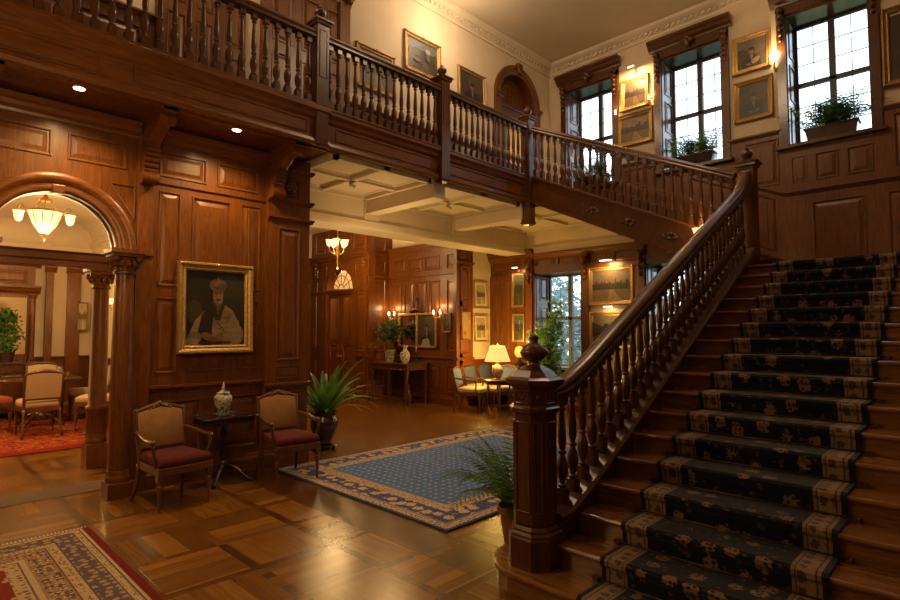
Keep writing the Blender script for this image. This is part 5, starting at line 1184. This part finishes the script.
# ------------------------------------------------------------------ furniture
def turned_leg(x, y, h, r, ztop):
    return MB().lathe([(r*.35, 0), (r*.55, .015), (r*.6, .03), (r*.4, .05), (r*.5, .08), (r*.85, ztop-.14), (r*1.1, ztop-.09), (r*.7, ztop-.075), (r*1.15, ztop-.06), (r*1.15, ztop-.03)], (x, y, 0), 12).box(x-r*1.15, y-r*1.15, ztop-.032, x+r*1.15, y+r*1.15, ztop+.05)
def armchair(label, loc, rz, frame=chair_wood, seatm=red_cloth, backm=tan_cloth, group='armchairs beside the tripod table', arms=True, w=.55, H=.97, top=.43, carved=True, name='armchair', cat='armchair'):
    t = thing(name, label, cat, loc, rz, group); hw = w/2; bw = hw-.035; zb = top+.10
    for x in (-hw+.03, hw-.03): obj('leg', turned_leg(x, -.27, 0, .026, top-.10), frame, t, smooth=2)
    for s_ in (-1, 1): obj('leg', MB().tube(bez((s_*(bw-.01), .24, top-.05), (s_*(bw-.01), .24, top-.2), (s_*bw, .25, .2), (s_*(bw+.015), .33, 0), 6), [.024, .023, .022, .021, .019, .018, .016], 8), frame, t, smooth=True)
    m = MB(); pl = [(-hw+.005, -.30), (-hw*.5, -.315), (0, -.32), (hw*.5, -.315), (hw-.005, -.30), (bw, .26), (-bw, .26)]
    m.prism([(x, y, top-.09) for x, y in pl], (0, 0, .075)); obj('seat_rail', m, frame, t, bevel=.008)
    m = MB(); m.poly_lathe([(.96, top-.02), (1.0, top), (1.01, top+.03), (.97, top+.06), (.85, top+.075), (.5, top+.085)], (0, -.03, 0), [(x*.97, (y+.03)*.95) for x, y in pl]); obj('seat', m, seatm, t, smooth=2)
    # back: raked frame round a padded panel
    def bk(x, z, d=0): f_ = (z-top)/(H-top); return (x, .235+.11*f_+d, z)
    zt = H-.09
    m = MB()
    for s_ in (-1, 1): m.tube([bk(s_*(bw-.01), top-.06), bk(s_*(bw-.005), zb), bk(s_*(bw+.005), zt), bk(s_*(bw+.005), zt+.02)], .020, 8)
    m.tube([bk(-bw, zb), bk(bw, zb)], .018, 8); obj('back_frame', m, frame, t, smooth=2)
    arc = [bk(bw*q, zt+.015+(.07*(1-abs(q))**.8 if carved else .045*(1-q*q))) for q in [k/8-1 for k in range(17)]]
    m = MB().tube(arc, [.018+.010*(1-abs(k/8-1)) for k in range(17)], 8)
    if carved:
        for k in range(-3, 4): m.ball(bk(.034*k, H-.005-.016*abs(k), -.012), .032-.004*abs(k), 8, 5)
        for s_ in (-1, 1): m.ball(bk(s_*(bw+.005), zt+.025), .024, 8, 5)
    obj('crest_rail', m, frame, t, smooth=2)
    top_ = [(bw*q, zt+.005+(.055*(1-abs(q))**.8 if carved else .03*(1-q*q))) for q in [1-k/6 for k in range(13)]]
    ol = [(-bw+.012, zb+.012), (bw-.012, zb+.012)]+[(x*.95, z) for x, z in top_]
    m = MB(); m.add([bk(x, z, -.018) for x, z in ol]+[bk(x, z, .02) for x, z in ol]+[bk(x*.82, zb+(z-zb)*.86+.04, -.036) for x, z in ol],
        [tuple(range(len(ol), 2*len(ol))), tuple(range(2*len(ol), 3*len(ol)))]+[(i, (i+1) % len(ol), (i+1) % len(ol)+len(ol), i+len(ol)) for i in range(len(ol))]+[(i, (i+1) % len(ol), (i+1) % len(ol)+2*len(ol), i+2*len(ol)) for i in range(len(ol))])
    obj('backrest', m, backm, t, smooth=2)
    if arms:
        for s_ in (-1, 1):
            m = MB().tube(bez(bk(s_*bw, top+.27), (s_*(hw+.01), .10, top+.28), (s_*(hw+.025), -.05, top+.20), (s_*(hw+.015), -.20, top+.235), 10), [.017, .017, .018, .02, .021, .022, .022, .022, .023, .025, .022], 8)
            m.ball((s_*(hw+.015), -.205, top+.228), .027, 8, 6); m.tube(bez((s_*(hw+.012), -.19, top+.22), (s_*(hw+.02), -.24, top+.12), (s_*(hw-.02), -.16, top+.08), (s_*(hw-.015), -.20, top-.03), 8), .017, 8)
            ar = obj('arm', m, frame, t, smooth=2)
    return t
armchair('carved armchair with crimson seat and tan back, left of the tripod table', (2.11, 6.05, 0), .10)
armchair('carved armchair with crimson seat and tan back, standing at the corner of the blue rug', (3.40, 6.03, .020), -.09)

t = thing('tripod_table', 'small dark tripod table with shaped top between the two armchairs', 'table', (2.80, 6.42, 0))
pl = []
for k in range(40):
    a = 2*PI*k/40; c_, s_ = math.cos(a), math.sin(a); r = 1/max(abs(c_)**7+abs(s_)**7, 1e-6)**(1/7)*(1-.035*math.cos(4*a)); pl.append((r*c_*.33, r*s_*.23))
m = MB().poly_lathe([(.985, .735), (1.0, .742), (1.0, .755), (.98, .762), (.95, .762), (.94, .758)], (0, 0, 0), pl); obj('table_top', m, black_wood, t, smooth=2)
m = MB().poly_lathe([(.88, .68), (.88, .737)], (0, 0, 0), pl)
obj('frieze', m, black_wood, t)
m = MB().lathe([(.07, .69), (.04, .65), (.03, .60), (.05, .55), (.03, .50), (.028, .42), (.05, .34), (.055, .28), (.03, .24), (.05, .20), (.055, .15), (.03, .12)], seg=16); obj('pedestal', m, black_wood, t, smooth=2)
for a in (-PI*.27, -PI*.73, PI/2):
    c_, s_ = math.cos(a), math.sin(a)
    r_ = .33 if s_ < 0 else .20
    m = MB().tube(bez((c_*.03, s_*.03, .18), (c_*r_*.4, s_*r_*.4, .22), (c_*r_*.7, s_*r_*.7, .04), (c_*r_, s_*r_, .026), 8), [.028, .027, .025, .023, .021, .019, .018, .020, .024], 8); obj('leg', m, black_wood, t, smooth=True)
def jar(name, label, loc, prof, mat, lid=None, cat='vase', n=20, lidmat=None):
    t = thing(name, label, cat, loc)
    obj('body', MB().lathe(prof, seg=n), mat, t, smooth=2)
    if lid: obj('lid', MB().lathe(lid, seg=n), lidmat or mat, t, smooth=2)
    return t
jar('ginger_jar', 'tall lidded porcelain jar on the dark tripod table between the armchairs', (2.77, 6.40, .763), [(.055, 0), (.062, .008), (.060, .03), (.075, .08), (.098, .15), (.102, .19), (.092, .225), (.068, .245), (.058, .25)], porcelain,
    [(.072, .248), (.074, .262), (.055, .275), (.03, .285), (.018, .295), (.024, .31), (.014, .33), (.007, .37), (.003, .40)], 'jar', 24, porcelain)

# console table and its things
t = thing('console_table', 'carved dark wooden console table under the gilt mirror', 'table', (8.80, 10.36, 0))
m = MB(); m.box(-.38, -.72, .93, .38, .72, .96); obj('table_top', m, dark_wood, t, bevel=.01)
m = MB(); m.box(-.34, -.67, .80, .34, .67, .93)
for y in (-.4, 0, .4): m.box(-.345, y-.16, .825, -.338, y+.16, .905)
for k in range(9): m.ball((-.345, -.6+.15*k, .815), .02, 6, 4)
obj('frieze', m, dark_wood, t)
for x in (-.30, .30):
    for y in (-.63, .63): obj('leg', MB().lathe([(.03, 0), (.045, .03), (.045, .06), (.03, .08), (.035, .13), (.035, .17), (.028, .19), (.045, .30), (.055, .42), (.03, .56), (.045, .60), (.028, .63), (.05, .70), (.04, .76), (.045, .80)], (x, y, 0), 12), dark_wood, t, smooth=2)
m = MB(); m.box(-.33, -.025, .12, .33, .025, .16)
for x in (-.30, .30): m.box(x-.025, -.63, .12, x+.025, .63, .16)
obj('stretcher', m, dark_wood, t, bevel=.006)
jar('vase', 'patterned porcelain vase on the console table in front of the mirror', (8.66, 9.98, .962), [(.07, 0), (.075, .02), (.11, .10), (.125, .18), (.10, .26), (.05, .31), (.05, .36), (.075, .40), (.06, .42)], porcelain)
jar('vase', 'dark tall vase on the floor under the console table', (8.78, 10.02, 0), [(.08, 0), (.09, .02), (.12, .12), (.10, .24), (.05, .34), (.045, .42), (.07, .46), (.05, .47)], pot_glaze)
t = thing('candlestick', 'thin dark candlestick right of the vase on the console table', 'candlestick', (8.85, 9.80, .962)); obj('stem', MB().lathe([(.06, 0), (.05, .02), (.015, .04), (.02, .12), (.012, .2), (.03, .26), (.02, .28)], seg=12), iron, t, smooth=2); obj('candle', MB().lathe([(.011, .28), (.011, .40), (.003, .405)], seg=8), cream_cloth, t, smooth=2)
t = thing('bowl', 'low dark metal dish between the plant and vase on the console table', 'dish', (8.70, 10.26, .962)); obj('body', MB().lathe([(.05, 0), (.05, .012), (.12, .04), (.15, .055), (.145, .06), (.10, .04)], seg=20), iron, t, smooth=2)

# lamp table group
t = thing('side_table', 'round dark side table with slender legs carrying the glowing table lamp', 'table', (9.08, 7.45, 0))
obj('table_top', MB().lathe([(.30, .68), (.31, .69), (.31, .705), (.295, .71)], seg=32), dark_wood, t, smooth=2); obj('frieze', MB().lathe([(.25, .61), (.25, .68)], seg=32), dark_wood, t, smooth=2)
for k in range(4):
    a = PI/4+PI/2*k; obj('leg', MB().tube([(.23*math.cos(a), .23*math.sin(a), .64), (.23*math.cos(a), .23*math.sin(a), .3), (.25*math.cos(a), .25*math.sin(a), 0)], [.022, .017, .013], 8), dark_wood, t, smooth=True)
m = MB(); m.tube([(-.165, -.165, .16), (.165, .165, .16)], .012, 6); m.tube([(-.165, .165, .16), (.165, -.165, .16)], .012, 6); obj('stretcher', m, dark_wood, t)
t = thing('table_lamp', 'glowing table lamp with pleated shade and round ceramic base in the far corner', 'lamp', (9.05, 7.46, .711), 0)
obj('base', MB().lathe([(.07, 0), (.08, .015), (.06, .03), (.10, .09), (.125, .17), (.11, .25), (.05, .31), (.03, .33), (.035, .36), (.012, .37), (.012, .52)], seg=24), porcelain, t, smooth=2)
m = MB(); n_ = 48; v_ = []
for r0, z in ((.265, .38), (.155, .70)):
    for k in range(n_):
        a = 2*PI*k/n_; r = r0*(1+(.025 if k % 2 else -.02)); v_.append((r*math.cos(a), r*math.sin(a), z))
m.add(v_, [(k, (k+1) % n_, (k+1) % n_+n_, k+n_) for k in range(n_)]); obj('lamp_shade', m, lamp_em, t)
obj('finial', MB().lathe([(.012, .69), (.02, .72), (.004, .75)], seg=10), brass, t, smooth=True)
light('POINT', (9.08, 7.45, .711+.80), 80, (1, .60, .13), size=.10); light('POINT', (9.16, 7.95, .711+.42), 55, (1, .60, .11), size=.06)
jar('bowl', 'small pale dish right of the lamp base on the side table', (9.24, 7.33, .711), [(.03, 0), (.035, .01), (.07, .04), (.08, .05), (.06, .04)], porcelain, cat='dish')
G_ = 'blue backed chairs around the lamp table'
armchair('blue backed armchair at the panelled pier left of the lamp table', (8.93, 8.12, 0), .45, chair_wood, cream_cloth, blue_cloth, G_, True, .54, .96, .44, False)
armchair('blue backed chair against the cream wall directly behind the lamp table', (9.55, 8.40, 0), .0, chair_wood, cream_cloth, blue_cloth, G_, False, .44, .98, .44, False, 'side_chair', 'chair')
armchair('blue backed chair in the corner behind the lamp, right of the other', (10.08, 8.42, 0), -.0, chair_wood, cream_cloth, blue_cloth, G_, False, .44, .98, .44, False, 'side_chair', 'chair')
armchair('blue backed chair turned sideways right of the lamp table', (9.58, 7.72, 0), -1.2, chair_wood, cream_cloth, blue_cloth, G_, False, .46, .98, .44, False, 'side_chair', 'chair')
# openwork lantern stand with amber globe
t = thing('lantern_stand', 'dark openwork metal stand with glowing amber globe, just left of the newel finial', 'lamp', (10.13, 7.70, 0))
m = MB()
for z in (.02, .55, .98): m.tube([((.125)*math.cos(2*PI*k/16), (.125)*math.sin(2*PI*k/16), z) for k in range(17)], .013, 6)
for k in range(8):
    a = 2*PI*k/8
    m.tube([((.125)*math.cos(a), (.125)*math.sin(a), 0), ((.125)*math.cos(a), (.125)*math.sin(a), .98)], .010, 6)
    m.tube([((.125)*math.cos(a), (.125)*math.sin(a), .55), ((.125)*math.cos(a+PI/4), (.125)*math.sin(a+PI/4), .98)], .008, 5); m.tube([((.125)*math.cos(a+PI/4), (.125)*math.sin(a+PI/4), .55), ((.125)*math.cos(a), (.125)*math.sin(a), .98)], .008, 5)
m.lathe([(.135, .975), (.135, .99), (.06, 1.02), (.03, 1.10), (.05, 1.13)], seg=20); obj('body', m, iron, t, smooth=2)
obj('globe', MB().ball((0, 0, 1.25), .115, 16, 10, 1.15), emis('lit_amber_glass', (1, .42, .08), .8), t, smooth=True); light('POINT', (10.10, 7.70, 1.50), 5, size=.06)

# dining room
K = 1.10
def dining_chair(label, loc, rz, seatm=cream_cloth):
    t = armchair(label, loc, rz, chair_wood, seatm, cream_cloth, 'upholstered chairs around the dining table', False, .52, 1.0, .46, False, 'dining_chair', 'chair'); t.scale = (K, K, K); return t
dining_chair('cream upholstered dining chair seen from behind, nearest the arch', (1.82, 11.32, .020), PI)
dining_chair('orange seated dining chair cut by the left edge of the photo', (1.18, 12.25, .020), PI/2+.35, orange_cloth)
dining_chair('cream dining chair facing us from behind the round dining table', (2.22, 13.40, .020), -.05)
dining_chair('cream dining chair at the right of the dining table, half behind the free column', (2.86, 12.75, .020), -PI/2-.1)
dining_chair('cream dining chair glimpsed in the gap between the two columns', (2.72, 11.35, .020), -PI/2-.55)
t = thing('dining_table', 'round dark pedestal dining table on the red carpet', 'table', (2.02, 12.46, .0135))
obj('table_top', MB().lathe([(.60, .81), (.62, .825), (.62, .845), (.60, .855)], seg=40), dark_wood, t, smooth=2)
obj('pedestal', MB().lathe([(.30, .80), (.12, .74), (.09, .6), (.14, .45), (.15, .35), (.09, .25), (.14, .18), (.12, .10)], seg=20), dark_wood, t, smooth=2)
for k in range(4):
    a = PI/4+PI/2*k; c_, s_ = math.cos(a), math.sin(a); obj('leg', MB().tube(bez((c_*.06, s_*.06, .2), (c_*.2, s_*.2, .24), (c_*.3, s_*.3, .06), (c_*.44, s_*.44, .03), 8), .032, 8), dark_wood, t, smooth=True)
for i, (x, y, lb) in enumerate(((2.25, 12.10, 'clear drinking glass on the dining table, right of the front chair back'), (2.42, 12.42, 'clear drinking glass farther right on the dining table beside the column'))):
    t = thing('drinking_glass', lb, 'glass', (x, y, .870), 0, 'glasses on the dining table'); obj('body', MB().lathe([(.03, 0), (.035, .005), (.04, .12), (.037, .12), (.03, .01)], seg=16, cap=False), glass, t, smooth=True)
jar('jug', 'small pale jug on the dining table near the free column', (2.33, 12.68, .870), [(.05, 0), (.055, .01), (.07, .07), (.05, .13), (.04, .16), (.05, .19), (.04, .19)], porcelain, cat='jug')
t = thing('sideboard', 'dark sideboard with tall mirrored overmantel at the back of the dining room', 'sideboard', (1.15, 14.20, .0))
m = MB(); m.box(-.95, -.22, .10, 1.0, .24, 1.06); obj('cabinet', m, dark_wood, t, bevel=.008)
m = MB(); m.box(-1.0, -.26, 1.06, 1.05, .24, 1.10); obj('top', m, dark_wood, t, bevel=.006)
for k in range(3):
    x = -.9+.62*k; m = MB(); sheet((0, -.222, 0), (1, 0, 0), YN, x, x+.60, .16, 1.0, [(x+.06, x+.54, .24, .92)], (), .012, mb=m); dr = obj('door', m, dark_wood, t); obj('door_knob', MB().ball((x+.56, -.25, .6), .016, 8, 6), brass, dr)
m = MB(); m.box(-.9, .16, 1.1, 1.0, .24, 3.15)
for x in (-.85, .05, .97): m.lathe([(.07, 1.10), (.075, 1.14), (.055, 1.18), (.05, 2.40), (.075, 2.46), (.08, 2.5)], (x, .09, 0), 14)
run(m, CROWN, (-1.0, .16, 2.50), YN, (2.1, 0, 0), 1.0); run(m, CROWN, (-1.0, .16, 3.05), YN, (2.1, 0, 0), 1.0); sheet((0, .12, 0), (1, 0, 0), YN, -.9, 1.0, 2.62, 3.08, grid(-.85, .98, 2.70, 3.0, 2), (), .04, mb=m)
obj('overmantel', m, wood_v, t)
obj('mirror_panel', MB().box(.14, .145, 1.25, .88, .155, 2.42), mirror, t); obj('mirror_panel', MB().box(-.78, .145, 1.25, -.02, .155, 2.42), mirror, t)
t = thing('potted_plant', 'leafy plant on the sideboard before the mirror at the left edge of the photo', 'potted plant', (1.70, 14.08, 1.102))
obj('pot', MB().lathe([(.09, 0), (.10, .02), (.13, .18), (.14, .20), (.12, .2)], seg=18), pot_glaze, t, smooth=2)
m = MB(); m.tube(bez((0, 0, .18), (.02, 0, .4), (-.02, .0, .7), (0, 0, .95)), .012, 6); obj('stem', m, chair_wood, t)
m = MB()
for z, r in ((.35, .20), (.55, .24), (.75, .22), (.95, .17)): leafball(m, (0, -.02, z), r, 120, .10, rnd, .2)
obj('foliage', m, leaf_g, t)

# ------------------------------------------------------------------ garden outside the windows
m = MB().box(10.8, -30, -1.0, 60, 50, -.6); struct(obj('ground', m, plain('garden_lawn', (.10, .16, .06), .9, ns=2, amt=.3)))
for i, (x, y, h, r, lb) in enumerate(((17.0, 11.9, 4.2, 1.5, 'garden tree outside, filling the left light of the lower window'), (14.6, 8.5, 3.0, .95, 'shorter garden tree outside the right light of the lower window'), (18.5, 6.0, 4.4, 1.5, 'garden tree outside the small window behind the handrail'))):
    t = thing('tree', lb, 'tree', (x, y, -.6), 0, 'garden trees outside')
    obj('trunk', MB().tube([(0, 0, 0), (.05, 0, h*.4), (0, .05, h*.8)], [.13, .10, .05], 8), chair_wood, t, smooth=True)
    m = MB()
    for k in range(9):
        a = k*2.4; leafball(m, (r*.55*math.cos(a), r*.55*math.sin(a), h*.35+h*.075*k), r*.62, 120, .26, rnd, .3)
    obj('foliage', m, leaf_o, t)
for x, y, L_, lb in ((25.0, 16.6, 4.2, 'tall clipped hedge far outside, closing the view through the lower window'), (25.0, 8.4, 2.2, 'tall clipped hedge far outside the small window behind the handrail')):
    m = MB()
    for k in range(int(L_*2)): leafball(m, (0, -L_+k+.5, 2.6), 1.3, 230, .46, rnd, .45, 2.1)
    t = thing('hedge', lb, 'hedge', (x, y, -.6), 0); obj('foliage', m, leaf_o, t)
